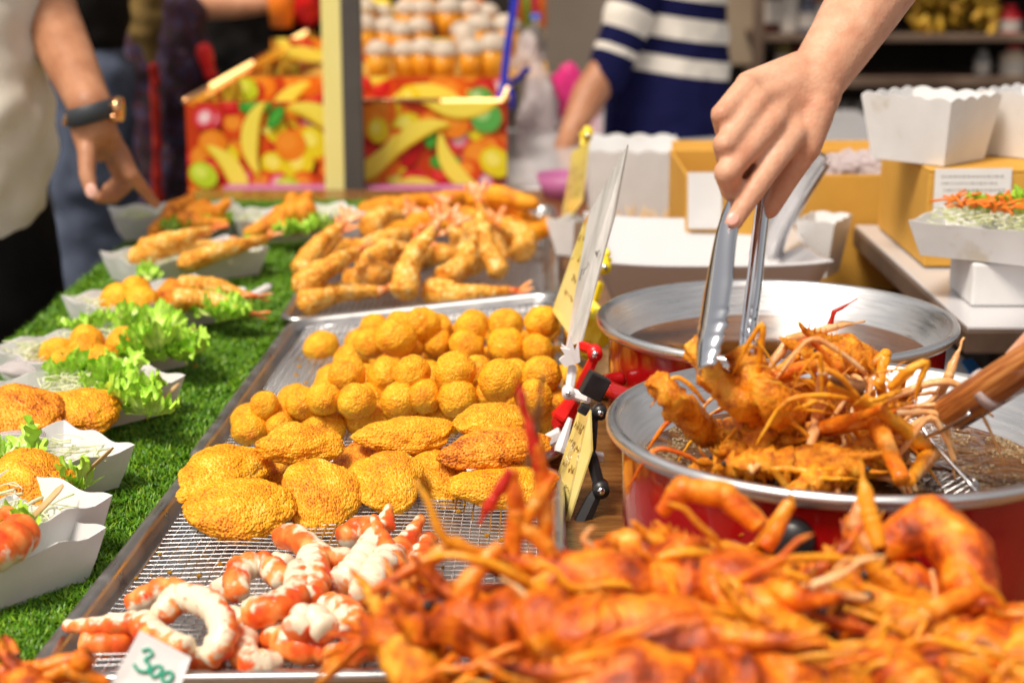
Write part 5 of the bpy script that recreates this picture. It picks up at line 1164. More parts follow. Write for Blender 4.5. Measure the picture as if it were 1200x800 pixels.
def carton(label, x0, x1, Yf, dep, z0, z1, m='card', rot=0, flaps=True, closed=False):
    root = thing('cardboard_box', label, 'box', Vector(((x0+x1)/2, Yf+dep/2, z0)) if not rot else Matrix.Translation(((x0+x1)/2, Yf+dep/2, z0)) @ Matrix.Rotation(R(rot), 4, 'Z'))
    W_ = x1-x0; H = z1-z0; T = .004; Mx = wm(root)
    def loc_(b): return [Mx @ (Matrix.Translation((0, 0, 0)) @ v) for v in b[0]], b[1]
    for nm, c, s in (('side_panel', (0, -dep/2+T/2, H/2), (W_, T, H)), ('side_panel', (0, dep/2-T/2, H/2), (W_, T, H)), ('side_panel', (-W_/2+T/2, 0, H/2), (T, dep-2*T-.001, H)), ('side_panel', (W_/2-T/2, 0, H/2), (T, dep-2*T-.001, H)), ('base_panel', (0, 0, T/2+.001), (W_-2*T-.001, dep-2*T-.001, T))):
        MB().add(loc_(bevbox(c, s, .0012, seg=1))).build(nm, M[m], root, False)
    if flaps:
        MB().add(loc_(bevbox((0, dep/2+.014, H-.012), (W_*.97, T*.8, .05), .001, M=Matrix.Rotation(R(-24), 4, 'X'), seg=1))).build('flap', M[m], root, False)
    if closed: MB().add(loc_(bevbox((0, 0, H+.0025), (W_, dep, T), .001, seg=1))).build('flap', M[m], root, False)
    return root
xa, xb = Py(803, 270, 2.34).x, Py(1086, 270, 2.34).x
zA = Py(945, 205, 2.34).z; z0A = max(0.002, Py(945, 340, 2.34).z)
A1 = carton('wide open cardboard box behind the bowl, plastic bags of food inside', xa, xb, 2.34, .26, z0A, zA)
MB().add(prism([Py(806, 202, 2.336), Py(846, 202, 2.336), Py(846, 268, 2.336), Py(806, 268, 2.336)], (0, -.0008, 0))).build('taped_sheet', M['paper'], A1, False)
V, F_ = ico(4, 1)
for k, (x, y, s) in enumerate(((985, 200, .028), (1035, 200, .034), (1012, 196, .024), (965, 200, .024))):
    p = Py(x, y, 2.44); VV = [Vector((v.x*s*1.2, v.y*s, v.z*s)) for v in crumb(V, Vector(), 10+k, [(1.6, .25), (4, .16), (9, .08)])]
    tag(link('plastic_bag', mesh('plastic_bag', VV, F_, M['film'], False), None, Matrix.Translation(p)), 'small clear knotted bag, %s in the wide cardboard box' % ('left of the middle one', 'largest and rightmost', 'middle one', 'leftmost')[k], 'bag', 'clear bags in the wide box')
# right counter
ct = thing('side_counter', 'white topped side counter with a dark edge at the right', 'counter', Vector((.8, 2.05, 0)))
MB().add(bevbox((.865, 2.03, .1015), (.78, .60, .004), .001)).build('top', M['melamine'], ct, False)
MB().add(bevbox((.865, 2.03, .0865), (.785, .604, .026), .003)).build('edge_board', M['darkwood'], ct, False)
MB().add(bevbox((.89, 2.10, .037), (.70, .45, .0725), .003)).build('cabinet', M['darkin'], ct, False)  # dark block put in for the shaded space under the counter, not a cabinet
xb0 = Py(1084, 250, 2.04).x
z1B = Py(1130, 190, 2.04).z
B1 = carton('closed cardboard box with a printed white label under the white carton', xb0, xb0+.27, 2.03, .27, .106, z1B-.012, flaps=False, closed=True)
MB().add(prism([Py(1096, 198, 2.028), Py(1186, 197, 2.028), Py(1182, 272, 2.028), Py(1092, 268, 2.028)], (0, -.0008, 0))).build('shipping_label', M['paper'], B1, False)
mb = MB()
for r0, (x0, x1) in ((206, (1104, 1178)), (214, (1104, 1170)), (222, (1106, 1176)), (252, (1118, 1176)), (260, (1118, 1168))):
    x = x0
    while x < x1:
        w_ = rnd.uniform(1, 4); mb.add(prism([Py(x, r0, 2.0268), Py(x+w_, r0, 2.0268), Py(x+w_, r0+1.2, 2.0268), Py(x, r0+1.2, 2.0268)], (0, -.0003, 0))); x += w_+2
mb.build('label_print', M['grey'], B1, False)
pc = Py(1105, 190, 2.04)
boat(Vector((pc.x, 2.115, z1B-.006)), 0, 45, .122, .122, 'white wavy rimmed carton stacked upside on the labelled box, corner to the camera', .078, 'white cartons on the cardboard boxes', wavy=1.3)
boat(Vector((pc.x+.15, 2.15, z1B-.006)), 0, 45, .122, .122, 'white wavy rimmed carton cut by the right picture edge', .078, 'white cartons on the cardboard boxes', wavy=1.3)
sb = Py(1185, 330, 1.83); 
mb = MB().add(bevbox((sb.x+.01, 1.87, .128), (.11, .10, .048), .003)); o = mb.build('paper_box', M['paper'], None, False, base=Vector((sb.x+.01, 1.87, .104)))
tag(o, 'small closed white box under the tilted salad tray on the counter', 'box')
bx = boat(Vector((Py(1178, 290, 1.83).x, 1.86, .154)), 0, -32, .17, .115, 'white paper tray of lettuce and carrot on the side counter', .038, 'salad tray', wavy=.3)
lettuce(bx @ Vector((-.02, .02, .045)), .035, 'lettuce in the salad tray on the side counter', 101, 4); lettuce(bx @ Vector((.03, .03, .045)), .035, 'second lettuce leaf at the back of the salad tray', 102, 4)
cabbage(bx, -.06, .07, -.04, .03, .042, 150, 'pale cabbage in the salad tray on the side counter')
mb = MB(); rs = random.Random(3)
for i in range(60):
    c = bx @ Vector((rs.uniform(-.06, .07), rs.uniform(-.03, .03), .052+rs.uniform(0, .01))); d = Vector((rs.uniform(-1, 1), rs.uniform(-1, 1), rs.uniform(-.2, .5))).normalized()*rs.uniform(.008, .018); mb.add(tube([c-d, c+Vector((0, 0, .002)), c+d], .0016, 5))
tag(mb.build('shredded_carrot', M['carrot'], base=bx.translation), 'orange carrot shreds on the salad tray', 'shredded carrot', kind='stuff')
bx2 = boat(Vector((Py(958, 290, 2.3).x, 2.26, .05)), 0, 62, .085, .05, 'white paper tray lying between the bowl and the wide box', .075, 'paper tray by the bowl', wavy=.8)
# sheet and blue lid under the right counter
sh = tag(MB().add(prism([Pz(1105, 392, .004), Pz(1130, 388, .004), Pz(1175, 445, .004), Pz(1200, 480, .004), Pz(1150, 520, .004), Pz(1100, 470, .004)], (0, 0, .0015))).build('paper_sheet', M['paper'], None, False, base=Pz(1130, 430, .004)), 'white paper sheet on the table right of the rear fryer', 'paper')
tag(MB().add(prism([Pz(1126, 425, .010), Pz(1150, 420, .014), Pz(1164, 437, .010), Pz(1136, 440, .010)], (0, 0, .003))).build('plastic_scrap', mat('blue_plastic', (.03, .22, .62), .35), None, False, base=Pz(1140, 430, .01)), 'bright blue plastic scrap on the white sheet', 'scrap')

# ================================================================ post, far table and fruit display
ps = thing('canopy_post', 'square post with a yellow face and dark grey side behind the trays', 'post', Vector((Py(385, 258, 3.20).x, 3.23, -.85)))
x0, x1, x2 = Py(373, 250, 3.20).x, Py(396.5, 250, 3.20).x, Py(420, 250, 3.20).x
MB().add(bevbox(((x0+x1)/2, 3.35, .45), (x1-x0, .03, 2.6), .002)).build('yellow_face', M['postyellow'], ps, False)
MB().add(bevbox(((x1+x2)/2, 3.351, .45), (x2-x1, .034, 2.6), .002)).build('grey_side', M['postgrey'], ps, False)
MB().add(tube(smooth_path([Py(366, 238, 3.30), Py(385, 241, 3.29), Py(402, 236, 3.30), Py(425, 243, 3.28)], 5), .005, 8)).build('cable', M['whiteplastic'], ps)
ft = thing('far_table', 'white table carrying the fruit display behind the trays', 'table', Vector((.1, 4.1, -.85)))
MB().add(bevbox((.175, 4.16, -.045), (1.62, 1.44, .05), .006)).build('tabletop', M['melamine'], ft, False)
for x in (-.58, .9):
    for y in (3.5, 4.8): MB().add(box((x, y, -.46), (.04, .04, .775))).build('leg', M['postgrey'], ft, False)
# printed fruit shapes: flat print, stacked in paint order
PALR = [(.62, .02, .02), (.72, .10, .01), (.80, .20, .01), (.70, .04, .03), (.75, .28, .02)]
def fruit_print(o, ux, uy, w_, h_, seed, sc=1.0, dens=1.0):
    rs = random.Random(seed); mb = MB(); nrm = ux.cross(uy).normalized(); st = [0]
    def poly(cx, cy, pts, col):
        st[0] += 1; off = nrm*(.0006+.00004*st[0]); P = []
        for x, y in pts:
            X = min(max(cx+x, 0), w_); Y_ = min(max(cy+y, 0), h_); P.append(o+ux*X+uy*Y_+off)
        c = P[0]*0
        for p in P: c += p
        c /= len(P); n = len(P); k = len(mb.v); mb.v += [c]+P; mb.c += [col]*(n+1); mb.f += [(k, k+1+i, k+1+(i+1) % n) for i in range(n)]
    def ell(cx, cy, a, b, rot, col, n=18):
        c_, s_ = math.cos(rot), math.sin(rot); poly(cx, cy, [(a*math.cos(t)*c_-b*math.sin(t)*s_, a*math.cos(t)*s_+b*math.sin(t)*c_) for t in [6.283*i/n for i in range(n)]], col)
    def banana(cx, cy, s, rot, col):
        pts = []
        for i in range(11): t = -.95+1.9*i/10; pts.append((s*1.2*math.sin(t), s*1.2*(1-math.cos(t))))
        for i in range(11): t = .95-1.9*i/10; k = .42*math.cos(t*1.55); pts.append((s*(1.2-k*.4)*math.sin(t), s*1.2*(1-math.cos(t))+s*k+.03*s))
        c_, s_ = math.cos(rot), math.sin(rot); poly(cx, cy, [(x*c_-y*s_, x*s_+y*c_) for x, y in pts], col)
    poly(0, 0, [(0, 0), (w_, 0), (w_, h_), (0, h_)], (.55, .05, .01))
    n = int(w_*h_/(.034*sc)**2*2.4*dens); gx = max(1, round(w_/(.062*sc))); gy = max(1, round(h_/(.062*sc))); cell = [(a, b) for a in range(gx) for b in range(gy)]; rs.shuffle(cell); top = [0]
    order = ['o']*int(n*.45)+['r']*int(n*.22)+['c']*int(n*.12)+['g']*int(n*.08)+['l']*int(n*.12); rs.shuffle(order); tops = (['b', 'L', 'b', 'b', 'l', 'G', 'b', 'g', 'b', 'c']*20)[:len(cell)]; rs.shuffle(tops); n0 = len(order); order += tops
    for q_, k in enumerate(order):
        x, y = rs.uniform(0, w_), rs.uniform(0, h_); s = .021*sc*rs.uniform(.85, 1.2); ro = rs.uniform(0, 6.28)
        if q_ >= n0: ca, cb_ = cell[q_-n0]; x = (ca+.5+rs.uniform(-.3, .3))*w_/gx; y = (cb_+.5+rs.uniform(-.3, .3))*h_/gy
        if k == 'o': ell(x, y, s, s, 0, rs.choice([(.80, .16, .01), (.82, .24, .015), (.68, .08, .01)])); ell(x-.2*s, y+.2*s, s*.6, s*.55, 0, (.86, .30, .03))
        elif k == 'r': ell(x, y, s*.8, s*.75, 0, (.55, .01, .015)); ell(x-.15*s, y+.15*s, s*.45, s*.4, 0, (.75, .05, .04))
        elif k == 'c': ell(x, y, s*.9, s*.8, ro, (.68, .03, .05)); ell(x, y, s*.6, s*.5, ro, (.85, .38, .45)); ell(x, y, s*.3, s*.25, ro, (.92, .75, .75))
        elif k == 'g': ell(x, y, s*1.1, s*.55, ro, (.03, .30, .03)); ell(x, y, s*.8, s*.2, ro, (.10, .45, .06))
        elif k in 'lL': ell(x, y, s*1.05, s*.85, ro, (.80, .66, .02) if k == 'l' else (.52, .68, .03)); ell(x-.2*s, y+.2*s, s*.5, s*.4, ro, (.90, .82, .15) if k == 'l' else (.72, .82, .12))
        elif k == 'G': ell(x, y, s*1.0, s*.95, 0, (.10, .42, .08)); ell(x-.25*s, y+.25*s, s*.5, s*.45, 0, (.35, .65, .22)); ell(x-.3*s, y+.3*s, s*.18, s*.15, 0, (.75, .88, .6))
        else: banana(x, y, s*2.7, ro, (.80, .55, .02)); banana(x, y+.14*s, s*2.5, ro, (.90, .76, .10))
    return mb
fd = thing('fruit_display', 'stepped juice display wrapped in cardboard printed with bright fruit', 'display', Vector((-.1, 4.1, -.02)))
YF = 3.42; fl, frr = Py(222, 230, YF).x, Py(594, 230, YF).x; zb, zt = Py(400, 230, YF).z, Py(400, 119, YF).z
wF = frr-fl
def panel(o, ux, uy, w_, h_, seed, nm, sc=1, dens=1):
    n_ = ux.cross(uy).normalized()
    p = MB().add(prism([o, o+ux*w_, o+ux*w_+uy*h_, o+uy*h_], -n_*.004)).build(nm, M['card'], fd, False)
    fruit_print(o, ux, uy, w_, h_, seed, sc, dens).build('fruit_print', M['print'], p, False, True)
X_, Z_ = Vector((1, 0, 0)), Vector((0, 0, 1))
panel(Vector((fl, YF, zb)), X_, Z_, wF, zt-zb, 11, 'front_panel', 1.35)
# second step
Y2 = 3.80; z2b, z2t = Py(400, 124, Y2).z, Py(400, 90, Y2).z
panel(Vector((Py(262, 100, Y2).x, Y2, z2b-.02)), X_, Z_, Py(588, 100, Y2).x-Py(262, 100, Y2).x, z2t-z2b+.02, 23, 'step_panel', 1.5)
Y3 = 4.35; z3t = Py(400, 45, Y3).z
panel(Vector((Py(318, 60, Y3).x, Y3, Py(400, 72, Y3).z)), X_, Z_, Py(598, 60, Y3).x-Py(318, 60, Y3).x, z3t-Py(400, 72, Y3).z, 31, 'step_panel', 1.2)
# left side panel, rising toward the back
p0, p1 = Vector((fl, YF, zt)), Py(362, 36, 4.75); lo0, lo1 = Vector((fl, YF, zb)), Vector((p1.x, p1.y, zb))
MB().add(prism([lo0, lo1, p1, p0], (.004, 0, 0))).build('side_panel', M['darkin'], fd, False)
d_ = (p1-p0); MB().add(prism([p0+Vector((.004, -.001, .001)), p1+Vector((.004, 0, .001)), p1+Vector((.02, 0, -.01)), p0+Vector((.02, -.001, -.006))], (0, 0, -.004))).build('top_trim', M['juice'], fd, False)
ff = fruit_print(p0+Vector((.006, 0, .0012)), d_.normalized(), Vector((1, 0, -.18)).normalized()*-1, .01, .01, 3) if False else None
o_ = p0+Vector((.0045, .002, -.16)); fruit_print(o_, d_.normalized(), Z_, d_.length*.98, .155, 17, 1.3).build('fruit_print', M['print'], fd, False, True)
# gold rope light pieces and floor boards of the steps
for (a, b) in ((.13, .42), (.72, .92)):
    MB().add(tube([p0.lerp(p1, a)+Vector((.012, 0, .008)), p0.lerp(p1, b)+Vector((.012, 0, .008))], .005, 8)).build('rope_light', M['glow'], fd)
MB().add(tube([p0, p0.lerp(p1, .5), p1], .007, 8)).build('rope', M['gold'], fd)
MB().add(tube([Vector((fl+.29, YF-.004, zt+.003)), Vector((frr-.11, YF-.004, zt+.003))], .004, 8)).build('front_edge_trim', M['gold'], fd)
MB().add(tube([Vector((frr-.13, YF-.006, zt+.002)), Vector((frr-.01, YF-.006, zt+.003)), Vector((frr+.002, YF-.006, zt+.03))], .0035, 8)).build('rope_light', M['glow'], fd)
MB().add(box(((fl+frr)/2+.03, 3.62, z2b-.03), (wF-.12, .34, .006))).build('shelf_board', M['card'], fd, False)
MB().add(box(((fl+frr)/2+.06, 4.08, Py(400, 84, 3.95).z-.05), (wF-.10, .50, .006))).build('shelf_board', M['card'], fd, False)
MB().add(box(((fl+frr)/2+.08, 4.62, Py(400, 45, 4.5).z-.09), (wF+.05, .45, .006))).build('shelf_board', M['card'], fd, False)
# juice cups with dome lids: three rows
def cupproto():
    return [('cup', mesh('cup', *lathe([(0, 0), (.024, 0), (.031, .06), (.0, .0605)], 20), M['juice'])), ('dome_lid', mesh('dome_lid', *lathe([(.033, .060), (.034, .064), (.030, .078), (.018, .090), (0, .094)], 20), M['lid']))]
CP = cupproto(); rown = ['front', 'middle', 'back']; nth = ['first', 'second', 'third', 'fourth', 'fifth', 'sixth', 'seventh', 'eighth', 'ninth']
for r0, (Y, ybase, xs) in enumerate(((3.92, 92, (448, 472, 498, 524, 550, 576)), (4.20, 66, (430, 452, 474, 496, 540, 564, 588)), (4.45, 44, (428, 452, 476, 500, 524, 548, 572)))):
    for k, x in enumerate(xs):
        p = Py(x+rnd.uniform(-5, 5), ybase, Y+rnd.uniform(-.03, .03)); s = rnd.uniform(.88, 1.1)
        Mx = Matrix.Translation(p) @ Matrix.Diagonal((s, s, s, 1)); rt = thing('juice_cup', 'orange juice cup with a clear dome lid, %s from the left in the %s row' % (nth[k], rown[r0]), 'cup', Mx, 'juice cups on the fruit display')
        for n_, me in CP: link(n_, me, rt, Mx)
for k, (x, y, Y, s, m, l) in enumerate(((440, 20, 4.6, (.06, .04, .05), 'yellowplastic', 'green yellow fruit heap at the top left of the display'), (490, 14, 4.62, (.05, .04, .055), 'juice', 'amber fruit bag at the top middle of the display'), (555, 22, 4.6, (.05, .04, .05), 'glow_orange', 'orange fruit pile at the top right of the display'), (425, 100, 3.72, (.02, .02, .02), 'redplastic', 'red fruit left of the second step'))):
    if m == 'glow_orange': M[m] = noisy('tangerines', [(.4, (.75, .16, .01)), (.6, (.90, .40, .05))], 25, 2, rough=.3)
    V, F_ = ico(4, 1); VV = [Vector((v.x*s[0], v.y*s[1], v.z*s[2])) for v in crumb(V, Vector(), k, [(2.2, .25), (5, .12)])]
    tag(link('fruit_heap', mesh('fruit_heap', VV, F_, M[m]), None, Matrix.Translation(Py(x, y, Y))), l, 'fruit')
# cup stack, translucent, mid display
for k, (x, y0, y1) in enumerate(((545, 75, 28), (520, 82, 48), (500, 84, 52))):
    a, b = Py(x, y0, 4.05), Py(x, y1, 4.05); MB_ = MB().add(tube([a, b], [.020, .026], 18)); tag(MB_.build('cup_stack', M['lid'], base=a), 'stack of empty frosted cups, %s in the fruit display' % ('tallest', 'middle height', 'shortest and leftmost')[k], 'cup stack', 'cup stacks on the display')
# mauve crate in front of the display
mc = thing('mauve_crate', 'mauve plastic tray edge in front of the fruit print', 'crate', Vector((Py(410, 235, 3.33).x, 3.36, -.02)))
MB().add(bevbox(((fl+frr)/2+.03, 3.37, Py(400, 229, 3.36).z), (wF-.10, .05, .036), .006)).build('rim', M['purple'], mc, False)
mk2 = thing('mauve_tub', 'small mauve tub beside the pile of sticks near the far card', 'tub', Vector((Py(740, 240, 3.2).x-.16, 3.2, 0)))
MB().add(lathe([(0, 0), (.05, 0), (.065, .045), (.062, .045), (.048, .004)], 28, (Py(668, 245, 3.2).x, 3.2, 0))).build('tub', M['purple'], mk2)

# blue ribbon hanging with a bow, hanging bags, bottle
rb = thing('blue_ribbon', 'blue ribbon tied at the right corner of the fruit display', 'ribbon', Py(590, 105, 3.45))
MB().add(tube(smooth_path([Py(606, -20, 3.45), Py(600, 20, 3.45), Py(594, 60, 3.45), Py(590, 100, 3.45), Py(584, 118, 3.44)], 6), .011, 8, flat=.25)).build('strip', M['bluerib'], rb)
MB().add(tube(smooth_path([Py(590, 98, 3.45), Py(604, 95, 3.44), Py(620, 80, 3.43)], 6), .008, 8, flat=.25)).build('strip', M['bluerib'], rb)
MB().add(tube(smooth_path([Py(592, 98, 3.45), Py(600, 112, 3.44), Py(600, 128, 3.45)], 6), .008, 8, flat=.25)).build('strip', M['bluerib'], rb)
V, F_ = ico(4, 1)
def bag(x, y, Y, s, m, label, seed, am=1):
    VV = [Vector((v.x*s[0]*(1-.35*max(0, v.z)), v.y*s[1], v.z*s[2])) for v in crumb(V, Vector(), seed, [(1.4, .28*am), (3.5, .18*am), (8, .08)])]
    tag(link('carrier_bag', mesh('carrier_bag', VV, F_, M[m], True), None, Matrix.Translation(Py(x, y, Y))), label, 'bag')
bag(668, 130, 4.75, (.085, .05, .13), 'pink', 'bright magenta carrier bag behind the arm of the striped shirt', 3)
bag(632, 140, 4.4, (.05, .04, .13), 'film', 'pale pink clear plastic bag hanging by the blue ribbon', 5, 1.3)
bag(618, 70, 4.5, (.04, .04, .07), 'film', 'small clear knotted bag above the pale pink one', 6, 1.3)
bag(668, 188, 4.6, (.10, .06, .02), 'film', 'flat clear bag lying on the far table', 8)
bt = thing('water_bottle', 'clear bottle with a blue cap behind the ribbon', 'bottle', Py(628, 80, 4.6))
p = Py(628, 72, 4.6); MB().add(lathe([(0, 0), (.026, 0), (.028, .06), (.012, .095), (.010, .11), (0, .11)], 20, p)).build('bottle', M['clear'], bt); MB().add(lathe([(.013, .108), (.013, .125), (0, .126)], 16, p)).build('cap', mat('blue_cap', (.03, .10, .5), .4), bt)
for k, (x, c) in enumerate(((608, (.75, .22, .03)), (618, (.25, .45, .06)), (627, (.75, .05, .12)), (636, (.80, .22, .03)), (603, (.05, .35, .2)))):
    a, b = Py(x, -60, 4.9), Py(x, 26+k % 2*6, 4.9); MBx = MB().add(tube([a, b], .012, 10)); tag(MBx.build('straw_bundle', mat('straw_%s' % ('orange', 'olive', 'rose', 'tangerine', 'teal')[k], c, .5), base=b), 'hanging %s straw pack above the clear bottle' % ('orange', 'olive green', 'rose', 'tangerine', 'teal')[k], 'straws', 'straw packs')
# far walls: grey board left of the striped shirt, beige cabinet right
g_ = MB().add(box(((Py(640, 50, 6.0).x+Py(745, 50, 6.0).x)/2, 6.0, .2), (Py(790, 50, 6.0).x-Py(618, 50, 6.0).x, .05, 2.4))).build('partition', M['grey'], None, False); tag(g_, 'plain grey brown partition behind the striped shirt', 'partition')
cb = thing('tall_cabinet', 'tall beige cabinet right of the striped shirt', 'cabinet', Vector((Py(865, 50, 5.6).x, 5.7, -.85)))
cx0, cx1 = Py(838, 50, 5.6).x, Py(889, 50, 5.6).x; MB().add(bevbox(((cx0+cx1)/2, 5.72, Py(860, 91, 5.6).z/2+.45+.04), (cx1-cx0, .2, .9), .004)).build('door', M['beige'], cb, False)
MB().add(box(((cx0+cx1)/2, 5.75, -.40), (cx1-cx0, .2, .9))).build('plinth', M['darkin'], cb, False)
# shelf unit
sf = thing('shelf_unit', 'dark shelf unit full of goods in the upper right', 'shelf', Vector((1.2, 5.6, -.85)))
X0, X1 = Py(889, 50, 5.3).x, 2.6
for (y, t) in ((45, .022), (97, .03), (-30, .02), (200, .02)):
    z = Py(1000, y, 5.3).z; MB().add(bevbox(((X0+X1)/2, 5.46, z), (X1-X0, .32, t), .003)).build('board', M['darkwood'], sf, False)
MB().add(box(((X0+X1)/2, 5.66, .1), (X1-X0, .03, 1.9))).build('back_panel', M['darkin'], sf, False)
for x in (X0, (X0+X1)/2+.5, X1): MB().add(box((x, 5.31, -.05), (.03, .03, 1.6))).build('upright', M['darkwood'], sf, False)
def jar(x, y, w_, h_, body, cap, label, Y=5.4, kind='bottle'):
    p = Py(x, y, Y); s = w_/2; rt = thing(kind, label, kind, p, 'goods on the dark shelves')
    MB().add(lathe([(0, 0), (s, 0), (s*1.02, h_*.1), (s, h_*.7), (s*.5, h_*.85), (s*.45, h_*.9), (0, h_*.9)], 20, p)).build('body', mat(kind+'_body', body, .35), rt)
    MB().add(lathe([(s*.55, h_*.88), (s*.55, h_), (0, h_)], 18, p)).build('cap', mat(kind+'_cap', cap, .4), rt)
    MB().add(lathe([(s*1.03, h_*.2), (s*1.03, h_*.55)], 20, p)).build('label_band', mat(kind+'_label', (.55, .5, .45), .5), rt)
jar(905, 42, .06, .2, (.10, .03, .02), (.3, .1, .1), 'dark brown bottle at the left end of the top shelf'); jar(923, 42, .065, .2, (.62, .56, .50), (.45, .28, .2), 'pale labelled bottle, second on the top shelf'); jar(945, 42, .07, .13, (.10, .10, .14), (.3, .3, .35), 'short dark blue jar on the top shelf'); jar(962, 42, .06, .17, (.25, .12, .08), (.2, .05, .03), 'brown bottle right of the blue jar')
jar(1181, 44, .075, .10, (.60, .01, .02), (.65, .02, .03), 'red bottle at the right end of the top shelf'); jar(1186, 94, .085, .11, (.62, .50, .38), (.6, .02, .03), 'cream jar with a red lid on the lower shelf'); jar(1150, 92, .05, .09, (.25, .24, .24), (.3, .3, .3), 'grey small jar on the lower shelf')
jar(918, 94, .05, .14, (.22, .16, .04), (.3, .03, .04), 'olive bottle on the lower shelf by the cabinet'); jar(938, 94, .05, .12, (.35, .03, .06), (.1, .02, .02), 'dark red bottle on the lower shelf by the cabinet')
for k, (x, y) in enumerate(((918, 125), (985, 160), (1002, 160))): jar(x, y+40, .07, .22, (.10, .09, .08), (.2, .18, .16), ['dusky jar behind the hand wrist', 'grey upright roll below the lower shelf', 'second grey upright roll below the lower shelf'][k])
# bananas heap
mb = MB(); rs = random.Random(8); M['banana'] = noisy('ripe_banana', [(.35, (.30, .13, .01)), (.55, (.55, .32, .02)), (.75, (.65, .45, .05))], 40, 3, rough=.5)
hp = thing('banana_heap', 'yellow brown heap of small bananas on the top shelf', 'bananas', Py(1120, 42, 5.4))
for i in range(90):
    c = Py(rs.uniform(1062, 1172), rs.uniform(-22, 38), rs.uniform(5.34, 5.5)); a = rs.uniform(0, 6.28); d = Vector((math.cos(a)*.7, .3*math.sin(a*3), math.sin(a)))*.03
    MB().add(tube(smooth_path([c-d, c+Vector((0, -.008, -.008)), c+d], 3), [.004, .0125, .0125, .004], 8)).build('banana', M['banana'], hp)

# ================================================================ people
def person(label, base): return thing('person', label, 'person', base)
# striped shirt
w1 = person('person in a navy shirt with broad white stripes, one hand on the far table', Py(785, 165, 4.35))
tc_ = [(Py(785, 175, 4.35), .135, Py(790, 60, 4.35), .125), (Py(760, 165, 4.35), .12, Py(765, 40, 4.35), .11), (Py(812, 165, 4.35), .10, Py(805, 30, 4.35), .105), (Py(790, 60, 4.35), .125, Py(795, -120, 4.35), .14), (Py(760, -100, 4.35), .08, Py(830, -100, 4.35), .08)]
b0 = tc_[0][0]; zz = lambda y: Py(785, y, 4.22).z-b0.z
M['stripes'] = stripes('striped_shirt', [(zz(48), zz(22)), (zz(90), zz(69)), (zz(1), zz(-24)), (zz(-44), zz(-70))], (.14, 0, .99))
blob('shirt', tc_, .013, M['stripes'], 6, w1, disp=.008)
e0, e1 = Py(766, -60, 4.28), Py(712, 88, 4.22); ax = (e1-e0).normalized()
ln = lambda t: (e0.lerp(e1, t)-e0).dot(ax)
M['stripes2'] = stripes('striped_sleeve', [(ln(.48), ln(.66)), (ln(.79), ln(.845))], tuple(ax))
blob('sleeve', [(e0, .072, e1, .052)], .006, M['stripes2'], 3, w1, disp=.006)
blob('forearm', [(Py(712, 80, 4.22), .044, Py(690, 112, 4.2), .043), (Py(690, 112, 4.2), .043, Py(668, 160, 4.12), .030), (Py(668, 160, 4.12), .030, Py(660, 178, 4.08), .026)]+[(Py(660, 178, 4.08), .018, Py(x, y, 4.0), .011) for x, y in ((634, 190), (640, 195), (650, 199), (662, 199), (672, 190))], .005, M['skin_tan'], 4, w1)
blob('trousers', [(Py(785, 182, 4.36), .14, Py(775, 300, 4.36), .13), (Py(760, 300, 4.36), .09, Vector((Py(760, 300, 4.36).x, 4.36, -.80)), .05), (Py(815, 300, 4.36), .09, Vector((Py(815, 300, 4.36).x, 4.36, -.80)), .05)], .012, cloth('dark_jeans', (.02, .045, .12)), 4, w1)
# cream shirt, pointing
w2 = person('person in a cream linen shirt and black trousers, pointing at the paper boats', Vector((-.92, 2.5, -.85)))
cx = Py(-48, 100, 2.55).x
blob('shirt', [(Vector((cx, 2.55, .18)), .135, Vector((cx+.008, 2.55, .35)), .128), (Vector((cx, 2.55, .35)), .13, Vector((cx-.02, 2.55, .70)), .15), (Vector((cx-.005, 2.53, .13)), .130, Vector((cx+.005, 2.53, .24)), .13)], .012, M['cream'], 4, w2, disp=.012)
blob('trousers', [(Vector((cx, 2.56, .05)), .128, Vector((cx, 2.56, -.05)), .13), (Vector((cx-.05, 2.56, -.05)), .1, Vector((cx-.05, 2.56, -.8)), .07), (Vector((cx+.035, 2.56, -.05)), .098, Vector((cx+.035, 2.56, -.8)), .07)], .015, M['black'], 4, w2, disp=.004)
J = lambda x, y, Y=2.40: Py(x, y, Y)
caps = [(J(8, -120, 2.66), .055, J(58, 20, 2.58), .045), (J(58, 20, 2.58), .045, J(106, 125), .031), (J(106, 125), .031, J(112, 150), .030),
 (J(110, 145), .026, J(133, 172, 2.42), .0165), (J(104, 145), .024, J(118, 176, 2.44), .018), (J(98, 145), .022, J(102, 176, 2.39), .0145), (J(118, 152), .022, J(140, 182, 2.45), .0145),
 (J(139, 178, 2.42), .0150, J(154, 205, 2.41), .0112), (J(154, 205, 2.41), .0118, J(168, 222, 2.43), .0092), (J(168, 222, 2.43), .0094, J(182, 239, 2.45), .0072),
 (J(102, 176, 2.38), .0140, J(102, 204, 2.36), .0112), (J(102, 204, 2.36), .0115, J(107, 224, 2.35), .0092),
 (J(136, 190, 2.46), .015, J(147, 216, 2.47), .012), (J(147, 216, 2.47), .012, J(132, 230, 2.45), .0115), (J(132, 230, 2.45), .0115, J(116, 231, 2.42), .0095),
 (J(134, 186, 2.50), .013, J(142, 212, 2.53), .010), (J(142, 212, 2.53), .010, J(126, 221, 2.50), .0085)]
blob('body', caps, .0036, M['skin_tan'], 3, w2, disp=.0006)
nail(J(107, 224, 2.338), (0, -.95, .2), (0.1, 0, -1), .0085, w2, 'nail_tan')
wt = thing('wrist_watch', 'rose gold watch with a charcoal strap on the pointing arm', 'watch', J(106, 124))
c0, axd = J(107, 132), (J(112, 150)-J(95, 95)).normalized(); rot = axd.to_track_quat('Z', 'Y').to_matrix().to_4x4(); Mx = Matrix.Translation(c0) @ rot
